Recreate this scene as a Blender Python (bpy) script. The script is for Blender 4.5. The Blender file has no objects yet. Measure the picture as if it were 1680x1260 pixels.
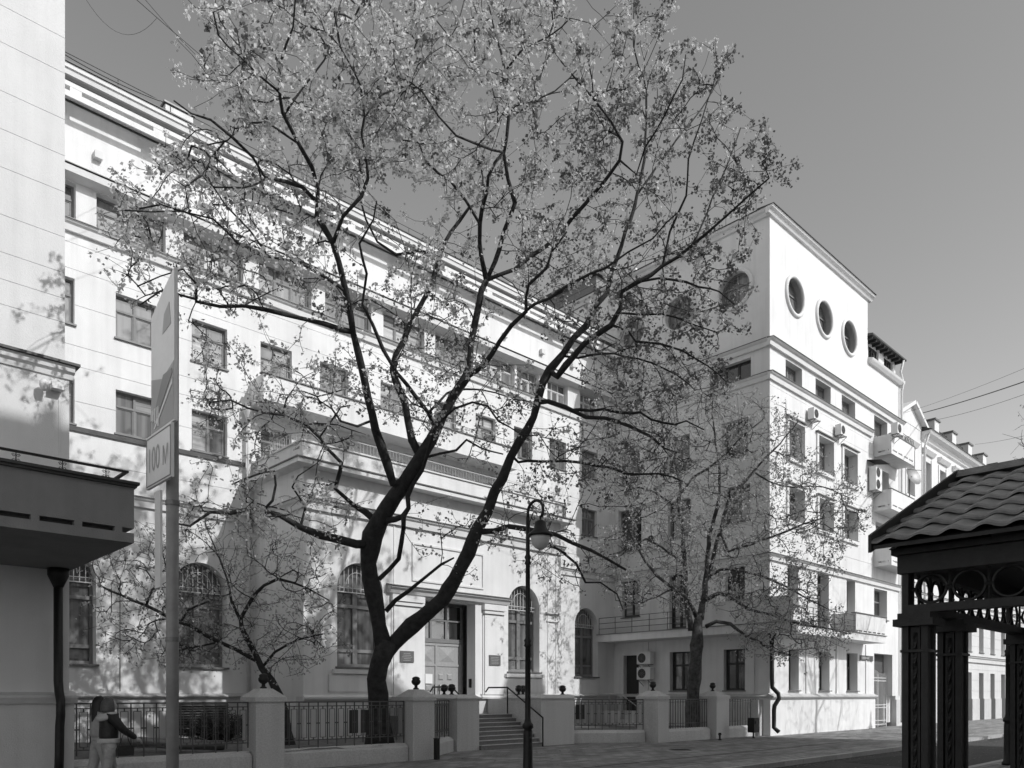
import bpy, math, random
import numpy as np
from mathutils import Vector, Matrix
random.seed(7); RNG = np.random.default_rng(7)
scene = bpy.context.scene
COL = scene.collection
# ------------------------------------------------------------------ camera
# world axes: X runs along the street facades, Y runs from the camera's side of the street into the facades
EYE = 1.65; F = 1260.0; CX = 840.0; HY = 1140.0
_t = (2165 - CX) / F; _n = math.hypot(_t, 1); U0, U1 = _t / _n, 1 / _n
cam_d = bpy.data.cameras.new('camera'); cam = bpy.data.objects.new('camera', cam_d); COL.objects.link(cam)
cam.location = (0, 0, EYE); cam.rotation_euler = (math.pi / 2, 0, -math.atan2(U1, U0))
cam_d.sensor_width = 36; cam_d.lens = 36 * F / 1680; cam_d.shift_y = (HY - 630) / 1680
cam_d.clip_start = 0.1; cam_d.clip_end = 1500
scene.camera = cam
# ------------------------------------------------------------------ sky and sun (monochrome photograph: every tone is grey)
SUNV = Vector((0.315, -1.0, 0.80)).normalized()
SUN_EL = math.asin(SUNV.z); SUN_ROT = math.atan2(SUNV.x, SUNV.y)
world = bpy.data.worlds.new('World'); scene.world = world; world.use_nodes = True
wn, wl = world.node_tree.nodes, world.node_tree.links
sky = wn.new('ShaderNodeTexSky'); sky.sky_type = 'NISHITA'; sky.sun_disc = False
sky.sun_elevation = SUN_EL; sky.sun_rotation = SUN_ROT; sky.air_density = 1.0; sky.dust_density = 0.7; sky.ozone_density = 1.0
sep = wn.new('ShaderNodeSeparateColor'); wl.new(sky.outputs[0], sep.inputs[0])
m1 = wn.new('ShaderNodeMath'); m1.operation = 'MULTIPLY'; m1.inputs[1].default_value = 1.05; wl.new(sep.outputs[0], m1.inputs[0])
m2 = wn.new('ShaderNodeMath'); m2.operation = 'MULTIPLY_ADD'; m2.inputs[1].default_value = 0.38
wl.new(sep.outputs[1], m2.inputs[0]); wl.new(m1.outputs[0], m2.inputs[2])
bg = wn['Background']; bg.inputs[1].default_value = 0.15; wl.new(m2.outputs[0], bg.inputs[0])
sun_d = bpy.data.lights.new('sun', 'SUN'); sun = bpy.data.objects.new('sun', sun_d); COL.objects.link(sun)
sun_d.energy = 2.7; sun_d.angle = math.radians(0.53); sun_d.color = (1, 1, 1)
sun.rotation_euler = (-SUNV).to_track_quat('-Z', 'Y').to_euler(); sun.location = (30, -60, 60)
vs = scene.view_settings; vs.view_transform = 'Standard'; vs.look = 'None'; vs.exposure = 0.2; vs.gamma = 1.0; vs.use_curve_mapping = False
scene.cycles.max_bounces = 8; scene.cycles.diffuse_bounces = 6; scene.cycles.glossy_bounces = 3
scene.cycles.use_denoising = True; scene.cycles.sample_clamp_indirect = 2.5; scene.cycles.transmission_bounces = 4; scene.cycles.transparent_max_bounces = 6

# ------------------------------------------------------------------ materials
MATS = {}
def mat(name, v=0.5, rough=0.8, var=0.08, scale=3.0, bump=0.0, bscale=40.0, metallic=0.0, spec=0.4, streak=0.0, rnd=0.0, trans=0.0, emit=0.0):
    if name in MATS: return MATS[name]
    m = bpy.data.materials.new(name); m.use_nodes = True; MATS[name] = m
    N, L = m.node_tree.nodes, m.node_tree.links; P = N['Principled BSDF']
    P.inputs['Roughness'].default_value = rough; P.inputs['Metallic'].default_value = metallic
    P.inputs['Specular IOR Level'].default_value = spec
    geo = N.new('ShaderNodeNewGeometry')
    nz = N.new('ShaderNodeTexNoise'); nz.inputs['Scale'].default_value = scale; nz.inputs['Detail'].default_value = 6; nz.inputs['Roughness'].default_value = 0.62
    L.new(geo.outputs['Position'], nz.inputs['Vector'])
    mr = N.new('ShaderNodeMapRange'); mr.inputs[1].default_value = 0.25; mr.inputs[2].default_value = 0.75
    mr.inputs[3].default_value = max(0.004, v * (1 - var)); mr.inputs[4].default_value = min(0.95, v * (1 + var)); L.new(nz.outputs[0], mr.inputs[0])
    out = mr.outputs[0]
    if streak > 0:   # vertical weather streaks
        mp = N.new('ShaderNodeMapping'); mp.inputs['Scale'].default_value = (2.6, 2.6, 0.16); L.new(geo.outputs['Position'], mp.inputs[0])
        n2 = N.new('ShaderNodeTexNoise'); n2.inputs['Scale'].default_value = 1.6; n2.inputs['Detail'].default_value = 5; L.new(mp.outputs[0], n2.inputs['Vector'])
        r2 = N.new('ShaderNodeMapRange'); r2.inputs[1].default_value = 0.45; r2.inputs[2].default_value = 0.8; r2.inputs[3].default_value = 1.0; r2.inputs[4].default_value = 1 - streak
        L.new(n2.outputs[0], r2.inputs[0]); mm = N.new('ShaderNodeMath'); mm.operation = 'MULTIPLY'; L.new(out, mm.inputs[0]); L.new(r2.outputs[0], mm.inputs[1]); out = mm.outputs[0]
    if rnd > 0:
        oi = N.new('ShaderNodeObjectInfo'); r3 = N.new('ShaderNodeMapRange'); r3.inputs[3].default_value = 1 - rnd; r3.inputs[4].default_value = 1 + rnd
        L.new(oi.outputs['Random'], r3.inputs[0]); mm = N.new('ShaderNodeMath'); mm.operation = 'MULTIPLY'; L.new(out, mm.inputs[0]); L.new(r3.outputs[0], mm.inputs[1]); out = mm.outputs[0]
    L.new(out, P.inputs['Base Color'])
    if bump > 0:
        nb = N.new('ShaderNodeTexNoise'); nb.inputs['Scale'].default_value = bscale; nb.inputs['Detail'].default_value = 5; L.new(geo.outputs['Position'], nb.inputs['Vector'])
        bp = N.new('ShaderNodeBump'); bp.inputs['Strength'].default_value = bump; bp.inputs['Distance'].default_value = 0.02
        L.new(nb.outputs[0], bp.inputs['Height']); L.new(bp.outputs[0], P.inputs['Normal'])
    if trans > 0:
        tr = N.new('ShaderNodeBsdfTranslucent'); L.new(out, tr.inputs[0]); mx = N.new('ShaderNodeMixShader'); mx.inputs[0].default_value = trans
        L.new(P.outputs[0], mx.inputs[1]); L.new(tr.outputs[0], mx.inputs[2]); L.new(mx.outputs[0], N['Material Output'].inputs[0])
    return m

STUCCO = mat('white stucco', 0.76, 0.9, 0.1, 0.45, 0.35, 45, streak=0.13)
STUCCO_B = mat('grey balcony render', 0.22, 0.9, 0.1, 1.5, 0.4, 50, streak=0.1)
STUCCO_W = mat('grey wall render, left house', 0.66, 0.9, 0.06, 1.2, 0.3, 50, streak=0.06)
STUCCO_L = mat('pale stucco, left house', 0.7, 0.9, 0.07, 0.8, 0.3, 55, streak=0.1)
STUCCO_T = mat('white stucco, corner house', 0.73, 0.9, 0.1, 0.5, 0.35, 45, streak=0.13)
STUCCO_F = mat('pale stucco, far house', 0.66, 0.9, 0.07, 0.6, 0.2, 30, streak=0.12)
PLINTH = mat('plinth render', 0.58, 0.9, 0.1, 1.2, 0.4, 40, streak=0.12)
TRIM = mat('painted trim', 0.7, 0.75, 0.06, 2, 0.1, 60, streak=0.06)
LEDGE = mat('sheet metal flashing', 0.16, 0.5, 0.2, 5, metallic=0.3)
GUTTER = mat('dark gutter metal', 0.06, 0.5, 0.2, 5, metallic=0.3)
FRAME = mat('brown window frame', 0.2, 0.6, 0.12, 8)
FRAME_L = mat('pale window frame', 0.5, 0.6, 0.1, 8)
FRAME_D = mat('dark window frame', 0.035, 0.5, 0.2, 8)
DOORW = mat('pale oak door', 0.34, 0.55, 0.12, 12, 0.1, 60)
BLACK = mat('black cast iron', 0.018, 0.45, 0.3, 12, 0.15, 60, metallic=0.2)
RAILM = mat('painted fence iron', 0.09, 0.55, 0.25, 9)
GRILLE = mat('pale grille iron', 0.6, 0.6, 0.1, 9)
CONC = mat('pier concrete', 0.55, 0.92, 0.22, 30, 0.7, 70, streak=0.13)
STEP = mat('granite steps', 0.2, 0.85, 0.2, 14, 0.3, 80)
ASPH = mat('asphalt', 0.06, 0.9, 0.3, 9, 0.5, 120)
SOIL = mat('bare soil', 0.15, 0.95, 0.4, 5, 1.0, 20)
GROUND = mat('distant ground', 0.15, 0.95, 0.2, 0.4)
KERB = mat('granite kerb', 0.42, 0.85, 0.15, 14, 0.3, 80, rnd=0.15)
ACW = mat('white enamel', 0.72, 0.45, 0.06, 6)
PIPE_W = mat('pale downpipe', 0.62, 0.5, 0.08, 6)
ZINC = mat('weathered steel', 0.2, 0.5, 0.2, 10, metallic=0.5)
PAPER = mat('white paper', 0.8, 0.8, 0.03)
PLAQUE = mat('bronze plaque', 0.16, 0.4, 0.15, 30, 0.1, 90, metallic=0.3)
LETTER = mat('plaque lettering', 0.4, 0.5, 0.05)
ROOFM = mat('roof sheet', 0.3, 0.6, 0.15, 3)
BARK = mat('maple bark', 0.04, 0.95, 0.5, 7, 1.0, 28)
BARK_S = mat('mottled young bark', 0.075, 0.9, 0.85, 6, 0.8, 30)
TWIG = mat('twig bark', 0.035, 0.9, 0.3, 8)
LEAF = mat('young maple leaf', 0.66, 0.6, 0.45, 1.0, trans=0.35)
LEAF_SHADE = mat('shade-toned maple leaf', 0.2, 0.6, 0.5, 1.5, trans=0.25)  # darker leaf colour paints in shade, mostly right and low in the crown
LEAF_S = mat('small spring leaf', 0.4, 0.6, 0.35, 2.5, trans=0.35)
TILE = mat('dark metal roof tile', 0.17, 0.38, 0.45, 7, 0.3, 50, spec=0.6, rnd=0.2)
KIOSK = mat('dark painted timber', 0.03, 0.6, 0.3, 10, 0.2, 60)
SIGNF = mat('reflective sign sheet', 0.85, 0.25, 0.08, 6, spec=0.7)
SIGND = mat('dark sign print', 0.14, 0.3, 0.08, 6, spec=0.6)
SIGNM = mat('mid sign print', 0.3, 0.3, 0.08, 6, spec=0.6)
GALV = mat('galvanised pole', 0.27, 0.5, 0.2, 8, 0.1, 80, metallic=0.2)
GLOBE = mat('frosted lamp globe', 0.62, 0.35, 0.06, 10, spec=0.5)

def glass(name, v, rnd, sc=(6, 6, 0.3)):
    m = bpy.data.materials.new(name); m.use_nodes = True; MATS[name] = m
    N, L = m.node_tree.nodes, m.node_tree.links; P = N['Principled BSDF']
    geo = N.new('ShaderNodeNewGeometry'); mp = N.new('ShaderNodeMapping'); mp.inputs['Scale'].default_value = sc; L.new(geo.outputs['Position'], mp.inputs[0])
    nz = N.new('ShaderNodeTexNoise'); nz.inputs['Scale'].default_value = 1.0; nz.inputs['Detail'].default_value = 3; L.new(mp.outputs[0], nz.inputs['Vector'])
    mr = N.new('ShaderNodeMapRange'); mr.inputs[1].default_value = 0.3; mr.inputs[2].default_value = 0.7; mr.inputs[3].default_value = v * 0.55; mr.inputs[4].default_value = v * 1.45; L.new(nz.outputs[0], mr.inputs[0])
    oi = N.new('ShaderNodeObjectInfo'); r3 = N.new('ShaderNodeMapRange'); r3.inputs[3].default_value = 1 - rnd; r3.inputs[4].default_value = 1 + rnd; L.new(oi.outputs['Random'], r3.inputs[0])
    mm = N.new('ShaderNodeMath'); mm.operation = 'MULTIPLY'; L.new(mr.outputs[0], mm.inputs[0]); L.new(r3.outputs[0], mm.inputs[1]); L.new(mm.outputs[0], P.inputs['Base Color'])
    P.inputs['Roughness'].default_value = 0.04; P.inputs['Specular IOR Level'].default_value = 0.9; P.inputs['Coat Weight'].default_value = 1.0; P.inputs['Coat Roughness'].default_value = 0.02
    nb = N.new('ShaderNodeTexNoise'); nb.inputs['Scale'].default_value = 1.5; L.new(geo.outputs['Position'], nb.inputs['Vector'])
    bp = N.new('ShaderNodeBump'); bp.inputs['Strength'].default_value = 0.06; bp.inputs['Distance'].default_value = 0.1; L.new(nb.outputs[0], bp.inputs['Height']); L.new(bp.outputs[0], P.inputs['Coat Normal'])
    return m
GLASS = glass('window glass with blinds behind', 0.16, 0.45)
GLASS_D = glass('dark window glass', 0.03, 0.5)
GLASS_C = glass('window glass with curtains behind', 0.13, 0.5, (7, 7, 0.2))
GLASS_P = glass('window glass with pale blind behind', 0.34, 0.3, (0.6, 0.6, 14))
RW = random.Random(5)
def any_glass(g): return g if g is GLASS_D and RW.random() < .8 else RW.choice((GLASS, GLASS, GLASS_C, GLASS_P, GLASS_D, g))

def paving(name, base, bw, bh, jitter):
    m = bpy.data.materials.new(name); m.use_nodes = True; MATS[name] = m
    N, L = m.node_tree.nodes, m.node_tree.links; P = N['Principled BSDF']; P.inputs['Roughness'].default_value = 0.88
    geo = N.new('ShaderNodeNewGeometry'); br = N.new('ShaderNodeTexBrick'); br.inputs['Scale'].default_value = 1.0
    br.inputs['Brick Width'].default_value = bw; br.inputs['Row Height'].default_value = bh; br.inputs['Mortar Size'].default_value = 0.013
    br.inputs['Color1'].default_value = (base * (1 + jitter),) * 3 + (1,); br.inputs['Color2'].default_value = (base * (1 - jitter),) * 3 + (1,); br.inputs['Mortar'].default_value = (base * 0.22,) * 3 + (1,)
    L.new(geo.outputs['Position'], br.inputs['Vector'])
    nz = N.new('ShaderNodeTexNoise'); nz.inputs['Scale'].default_value = 0.8; nz.inputs['Detail'].default_value = 7; L.new(geo.outputs['Position'], nz.inputs['Vector'])
    mr = N.new('ShaderNodeMapRange'); mr.inputs[1].default_value = 0.3; mr.inputs[2].default_value = 0.7; mr.inputs[3].default_value = 0.72; mr.inputs[4].default_value = 1.2; L.new(nz.outputs[0], mr.inputs[0])
    mx = N.new('ShaderNodeMix'); mx.data_type = 'RGBA'; mx.blend_type = 'MULTIPLY'; mx.inputs[0].default_value = 1; L.new(br.outputs[0], mx.inputs[6]); L.new(mr.outputs[0], mx.inputs[7]); L.new(mx.outputs[2], P.inputs['Base Color'])
    bp = N.new('ShaderNodeBump'); bp.inputs['Strength'].default_value = 0.6; bp.inputs['Distance'].default_value = 0.01; L.new(br.outputs[0], bp.inputs['Height']); L.new(bp.outputs[0], P.inputs['Normal'])
    return m
PAVE = paving('block paving', 0.24, 0.5, 0.25, 0.3)
PAVE2 = paving('pale edge paving', 0.32, 0.4, 0.2, 0.2)

# ------------------------------------------------------------------ mesh helpers
class MB:
    def __init__(s): s.v = []; s.f = []
    def add(s, vs, fs):
        o = len(s.v); s.v += [tuple(p) for p in vs]; s.f += [tuple(i + o for i in f) for f in fs]; return s
    def box(s, x0, x1, y0, y1, z0, z1):
        return s.add([(x0, y0, z0), (x1, y0, z0), (x1, y1, z0), (x0, y1, z0), (x0, y0, z1), (x1, y0, z1), (x1, y1, z1), (x0, y1, z1)],
                     [(0, 3, 2, 1), (4, 5, 6, 7), (0, 1, 5, 4), (1, 2, 6, 5), (2, 3, 7, 6), (3, 0, 4, 7)])
    def tb(s, T, u0, u1, z0, z1, d0, d1):
        p = [T(u, z, d) for d in (d0, d1) for z in (z0, z1) for u in (u0, u1)]
        return s.add(p, [(0, 1, 3, 2), (4, 6, 7, 5), (0, 4, 5, 1), (2, 3, 7, 6), (0, 2, 6, 4), (1, 5, 7, 3)])
    def prism(s, poly, fn, d0, d1):     # poly of (u,v) extruded along d with fn(u,v,d)
        n = len(poly); p = [fn(u, v, d0) for u, v in poly] + [fn(u, v, d1) for u, v in poly]
        return s.add(p, [tuple(range(n - 1, -1, -1)), tuple(range(n, 2 * n))] + [(i, (i + 1) % n, n + (i + 1) % n, n + i) for i in range(n)])
    def lathe(s, prof, c=(0, 0, 0), n=16):   # prof [(r,z)]
        vs = []; m = len(prof)
        for r, z in prof:
            for k in range(n):
                t = 2 * math.pi * k / n; vs.append((c[0] + r * math.cos(t), c[1] + r * math.sin(t), c[2] + z))
        fs = [(i * n + k, i * n + (k + 1) % n, (i + 1) * n + (k + 1) % n, (i + 1) * n + k) for i in range(m - 1) for k in range(n)]
        fs += [tuple(range(n - 1, -1, -1)), tuple((m - 1) * n + k for k in range(n))]
        return s.add(vs, fs)
    def tube(s, pts, rad, n=8, closed=False):
        P = [Vector(p) for p in pts]; m = len(P)
        if not isinstance(rad, (list, tuple)): rad = [rad] * m
        vs = []; up = None
        for i in range(m):
            if closed: t = P[(i + 1) % m] - P[i - 1]
            else: t = P[min(i + 1, m - 1)] - P[max(i - 1, 0)]
            t = t.normalized() if t.length > 1e-9 else Vector((0, 0, 1))
            if up is None: up = t.orthogonal().normalized()
            up = (up - t * up.dot(t)); up = up.normalized() if up.length > 1e-6 else t.orthogonal().normalized()
            w = t.cross(up)
            for k in range(n):
                a = 2 * math.pi * k / n; vs.append(P[i] + (up * math.cos(a) + w * math.sin(a)) * rad[i])
        fs = []
        for i in range(m if closed else m - 1):
            j = (i + 1) % m
            fs += [(i * n + k, i * n + (k + 1) % n, j * n + (k + 1) % n, j * n + k) for k in range(n)]
        if not closed: fs += [tuple(range(n - 1, -1, -1)), tuple((m - 1) * n + k for k in range(n))]
        return s.add(vs, fs)
    def ring(s, c, ux, uy, R, r, n=28, m=6):
        c = Vector(c); ux = Vector(ux); uy = Vector(uy)
        return s.tube([c + ux * R * math.cos(2 * math.pi * k / n) + uy * R * math.sin(2 * math.pi * k / n) for k in range(n)], r, m, True)
    def build(s, name, m=None, parent=None, smooth=False):
        me = bpy.data.meshes.new(name); me.from_pydata(s.v, [], s.f); me.update()
        if smooth:
            for p in me.polygons: p.use_smooth = True
        if m: me.materials.append(m)
        o = bpy.data.objects.new(name, me); COL.objects.link(o)
        if parent: o.parent = parent; o.matrix_parent_inverse = Matrix.Translation(-Vector(origin(parent)))
        return o
def origin(o):
    p = Vector(o.location); q = o.parent
    while q is not None: p = p; q = None
    return ORG.get(o.name, tuple(o.location))
ORG = {}
def tag(o, label=None, cat=None, group=None, kind=None):
    if label: o['label'] = label
    if cat: o['category'] = cat
    if group: o['group'] = group
    if kind: o['kind'] = kind
    return o
def thing(name, loc, label, cat, group=None):
    o = bpy.data.objects.new(name, None); COL.objects.link(o); o.location = loc; o.empty_display_size = 0.2
    ORG[o.name] = tuple(loc); return tag(o, label, cat, group)
def struct(o): return tag(o, kind='structure')
def at(x, y, s):
    X = (x - CX) / F; return Vector((s * (U0 * X + U1), s * (U0 - U1 * X), EYE + (HY - y) / F * s))
def TB(b): return lambda u, z, d: (u, b + d, z)      # facade facing -Y
def TA(a): return lambda u, z, d: (a + d, u, z)      # facade facing -X
def copy_tree(o, loc, parent=None):
    c = o.copy(); COL.objects.link(c)
    if parent is None: c.location = loc
    else: c.parent = parent
    for ch in o.children: copy_tree(ch, None, c)
    return c

# ------------------------------------------------------------------ facade helpers
def cells(u0, u1, z0, z1, ops):
    us = sorted({u0, u1, *[min(max(q, u0), u1) for o in ops for q in (o[1], o[2])]})
    out = []
    zs = sorted({z0, z1, *[min(max(q, z0), z1) for o in ops for q in (o[3], o[4])]})
    for k in range(len(zs) - 1):
        za, zb = zs[k], zs[k + 1]; run = None
        if zb - za < 1e-4: continue
        for i in range(len(us) - 1):
            ua, ub = us[i], us[i + 1]; cu, cz = (ua + ub) / 2, (za + zb) / 2
            hole = any(o[1] < cu < o[2] and o[3] < cz < o[4] for o in ops)
            if hole:
                if run: out.append((run[0], run[1], za, zb)); run = None
            else: run = (run[0], ub) if run else (ua, ub)
        if run: out.append((run[0], run[1], za, zb))
    return out
def spandrel(mb, T, o, d0, d1, n=24):
    kind, u0, u1, z0, z1 = o[:5]; c = (u0 + u1) / 2; r = (u1 - u0) / 2
    if kind == 'arch':
        zc = z1 - r; arc = [(c + r * math.cos(math.pi * k / n), zc + r * math.sin(math.pi * k / n)) for k in range(n + 1)]
        poly = lambda seg: seg
        for half in (0, 1):
            a = arc[: n // 2 + 1] if half == 0 else arc[n // 2:]
            corner = (u1, z1) if half == 0 else (u0, z1)
            mb.prism(a + [corner], lambda u, z, d: T(u, z, d), d0, d1)
    elif kind == 'round':
        zc = (z0 + z1) / 2
        for q, corner in enumerate(((u1, z1), (u0, z1), (u0, z0), (u1, z0))):
            a = [(c + r * math.cos(math.pi / 2 * (q + k / 8)), zc + r * math.sin(math.pi / 2 * (q + k / 8))) for k in range(9)]
            mb.prism(a + [corner], lambda u, z, d: T(u, z, d), d0, d1)
def wall(parent, T, u0, u1, z0, z1, ops, thick, m, courses=None, name='wall', gap=0.014):
    """openings cut clean through; with courses the face is laid in separate rendered bands with open joints"""
    ops = [o for o in ops if o[2] > u0 and o[1] < u1 and o[4] > z0 and o[3] < z1]
    back = MB(); f0 = 0.03 if courses else 0.0
    cl = cells(u0, u1, z0, z1, ops)
    if len(cl) > 1 and all(d - c > z1 - z0 - 1e-4 for (_, _, c, d) in cl) and not courses:
        for (a, b, c, d) in cl: MB().tb(T, a, b, c, d, f0, thick).build(name, m, parent)
        return
    for (a, b, c, d) in cl: back.tb(T, a, b, c, d, f0, thick)
    for o in ops: spandrel(back, T, o, f0, thick)
    back.build(name, m, parent)
    if courses:
        cs = [z0] + [c for c in courses if z0 < c < z1] + [z1]
        for k in range(len(cs) - 1):
            g0 = 0 if k == 0 else gap / 2; g1 = 0 if k == len(cs) - 2 else gap / 2
            mb = MB()
            cl = cells(u0, u1, cs[k] + g0, cs[k + 1] - g1, ops)
            if len(cl) > 1 and all(d - c > cs[k + 1] - cs[k] - gap - 1e-4 for (_, _, c, d) in cl):
                for (a, b, c, d) in cl: MB().tb(T, a, b, c, d, 0, f0).build('render_panel', m, parent)
                continue
            for (a, b, c, d) in cl: mb.tb(T, a, b, c, d, 0, f0)
            for o in ops:
                if o[0] != 'rect' and cs[k] <= (o[3] + o[4]) / 2 < cs[k + 1]: spandrel(mb, T, o, 0, f0)
            if mb.v: mb.build('render_band', m, parent)
def window(parent, T, u0, u1, z0, z1, d=0.18, cols=2, transom=0.68, fm=None, gm=None, fw=0.06, sill=True, thick=0.06, sillm=None, small=False, sp=0.06):
    fm = fm or FRAME; gm = gm or GLASS
    mb = MB(); mb.tb(T, u0, u1, z0, z0 + fw, d, d + thick); mb.tb(T, u0, u1, z1 - fw, z1, d, d + thick)
    mb.tb(T, u0, u0 + fw, z0 + fw, z1 - fw, d, d + thick); mb.tb(T, u1 - fw, u1, z0 + fw, z1 - fw, d, d + thick)
    w = (u1 - u0 - 2 * fw) / cols; zt = z0 + (z1 - z0) * transom if transom else z1 - fw
    if transom: mb.tb(T, u0 + fw, u1 - fw, zt - fw * .5, zt + fw * .5, d - 0.012, d + thick)
    for i in range(1, cols):
        uc = u0 + fw + w * i; mb.tb(T, uc - fw * .55, uc + fw * .55, z0 + fw, z1 - fw, d - 0.006, d + thick)
    # inner casement rails
    for i in range(cols):
        a = u0 + fw + w * i + (fw * .55 if i else 0); b = u0 + fw + w * (i + 1) - (fw * .55 if i < cols - 1 else 0); q = fw * .5
        zz = zt - fw * .5
        mb.tb(T, a, b, z0 + fw, z0 + fw + q, d + .012, d + thick); mb.tb(T, a, a + q, z0 + fw + q, zz, d + .012, d + thick); mb.tb(T, b - q, b, z0 + fw + q, zz, d + .012, d + thick)
        mb.tb(T, a + q, b - q, zz - q, zz, d + .012, d + thick)
    win = mb.build('window', fm, parent)
    for i in range(cols):
        a = u0 + fw + w * i; b = u0 + fw + w * (i + 1)
        g_ = any_glass(gm) if (i == 0 or RW.random() < .4) else g_
        MB().tb(T, a, b, z0 + fw, zt, d + .03, d + .04).build('pane', g_, win)
        if transom: MB().tb(T, a, b, zt, z1 - fw, d + .03, d + .04).build('pane', any_glass(gm) if RW.random() < .3 else g_, win)
    if sill: MB().tb(T, u0 - 0.04, u1 + 0.04, z0 - 0.05, z0 - 0.005, -sp, d).build('sill', sillm or LEDGE, win)
    return win
def arch_window(parent, T, u0, u1, z0, z1, d=0.32, gm=None, grille=True, fm=None):
    fm = fm or FRAME; gm = gm or GLASS_C
    c = (u0 + u1) / 2; r = (u1 - u0) / 2; zc = z1 - r; n = 20; fw = 0.08
    mb = MB(); pts = [T(c + (r - fw / 2) * math.cos(math.pi * k / n), zc + (r - fw / 2) * math.sin(math.pi * k / n), d + .04) for k in range(n + 1)]
    mb.tube(pts, fw / 2, 4)
    mb.tb(T, u0, u0 + fw, z0, zc, d, d + .08); mb.tb(T, u1 - fw, u1, z0, zc, d, d + .08)
    mb.tb(T, c - .08, c + .08, z0 + .1, zc, d - .01, d + .08); mb.tb(T, u0 + fw, u1 - fw, z0, z0 + .1, d, d + .08)
    mb.tb(T, u0 + fw, c - .08, z0 + .45, z0 + .55, d, d + .08); mb.tb(T, c + .08, u1 - fw, z0 + .45, z0 + .55, d, d + .08)
    mb.tb(T, u0 + fw, u1 - fw, zc - .55, zc - .45, d - .02, d + .08)
    mb.tb(T, u0 + fw, u1 - fw, zc - .05, zc + .03, d - .02, d + .08)
    win = mb.build('arched_window', fm, parent)
    for a, b in ((u0 + fw, c - .08), (c + .08, u1 - fw)):
        for za, zb in ((z0 + .1, z0 + .45), (z0 + .55, zc - .55), (zc - .45, zc - .05)):
            MB().tb(T, a, b, za, zb, d + .05, d + .06).build('pane', gm, win)
    half = [(c + (r - fw) * math.cos(math.pi * k / n), zc + .03 + (r - fw - .03) * math.sin(math.pi * k / n)) for k in range(n + 1)]
    MB().prism(half, lambda u, z, dd: T(u, z, dd), d + .05, d + .06).build('fanlight_pane', gm, win)
    if grille:
        g = MB(); gd = d - .12; nb = 11; zb = zc - .08
        for k in range(nb):
            u = u0 + .06 + (u1 - u0 - .12) * k / (nb - 1); top = zc + math.sqrt(max(0, (r - .05) ** 2 - (u - c) ** 2)) - .02
            g.tb(T, u - .009, u + .009, zb, max(top, zb + .1), gd, gd + .02)
        g.tb(T, u0 + .03, u1 - .03, zb - .02, zb + .01, gd - .005, gd + .022); g.tb(T, u0 + .03, u1 - .03, zb + .12, zb + .14, gd - .005, gd + .022)
        g.tube([T(c + .38 * math.cos(math.pi * k / 12), zc + .15 + .38 * math.sin(math.pi * k / 12), gd) for k in range(13)], .012, 5)
        g.build('grille', GRILLE, win)
    MB().tb(T, u0 - .06, u1 + .06, z0 - .06, z0 - .004, -.08, d).build('sill', LEDGE, win)
    return win
def round_window(parent, T, c, zc, r, d=0.3):
    n = 32; mb = MB(); mb.tube([T(c + (r - .04) * math.cos(2 * math.pi * k / n), zc + (r - .04) * math.sin(2 * math.pi * k / n), d) for k in range(n)], .045, 6, True)
    mb.tb(T, c - .035, c + .035, zc - r + .05, zc + r - .05, d - .03, d + .03); mb.tb(T, c - r + .05, c - .035, zc + .18, zc + .24, d - .03, d + .03); mb.tb(T, c + .035, c + r - .05, zc + .18, zc + .24, d - .03, d + .03)
    win = mb.build('round_window', FRAME, parent)
    for sgn in (-1, 1):
        for up in (0, 1):
            a0 = math.asin(.21 / r); rr = r - .05
            pts = [(c + sgn * .035, zc + .21)]
            rng = [a0 + (math.pi / 2 - a0) * k / 10 for k in range(11)] if up else [a0 - (math.pi / 2 + a0) * k / 10 for k in range(11)]
            pts += [(c + sgn * max(.035, rr * math.cos(t)), zc + rr * math.sin(t)) for t in rng]
            MB().prism(pts, lambda u, z, dd: T(u, z, dd), d + .01, d + .02).build('pane', GLASS, win)
    MB().tube([T(c + (r + .03) * math.cos(2 * math.pi * k / n), zc + (r + .03) * math.sin(2 * math.pi * k / n), -.02) for k in range(n)], .085, 8, True).build('surround', TRIM, win, True)
    return win
def cornice(parent, T, u0, u1, prof, m, name='cornice', ends=True):   # prof [(out, z)] closed against the wall
    n = len(prof); p = [T(u, z, -o) for u in (u0, u1) for o, z in prof]
    fs = [(i, (i + 1) % n, n + (i + 1) % n, n + i) for i in range(n)] + [tuple(range(n)), tuple(range(2 * n - 1, n - 1, -1))]
    return MB().add(p, fs).build(name, m, parent)
def belt(parent, T, u0, u1, z, out=0.16, h=0.2, m=None, cap=True):
    cornice(parent, T, u0, u1, [(-.02, z - h), (out * .45, z - h), (out * .55, z - h * .45), (out * .85, z - h * .3), (out, z - .035), (-.02, z - .035)], m or TRIM, 'belt_course')
    if cap: cornice(parent, T, u0, u1, [(-.02, z - .033), (out + .03, z - .033), (out + .03, z - .015), (-.02, z + .03)], LEDGE, 'belt_flashing')

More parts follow.
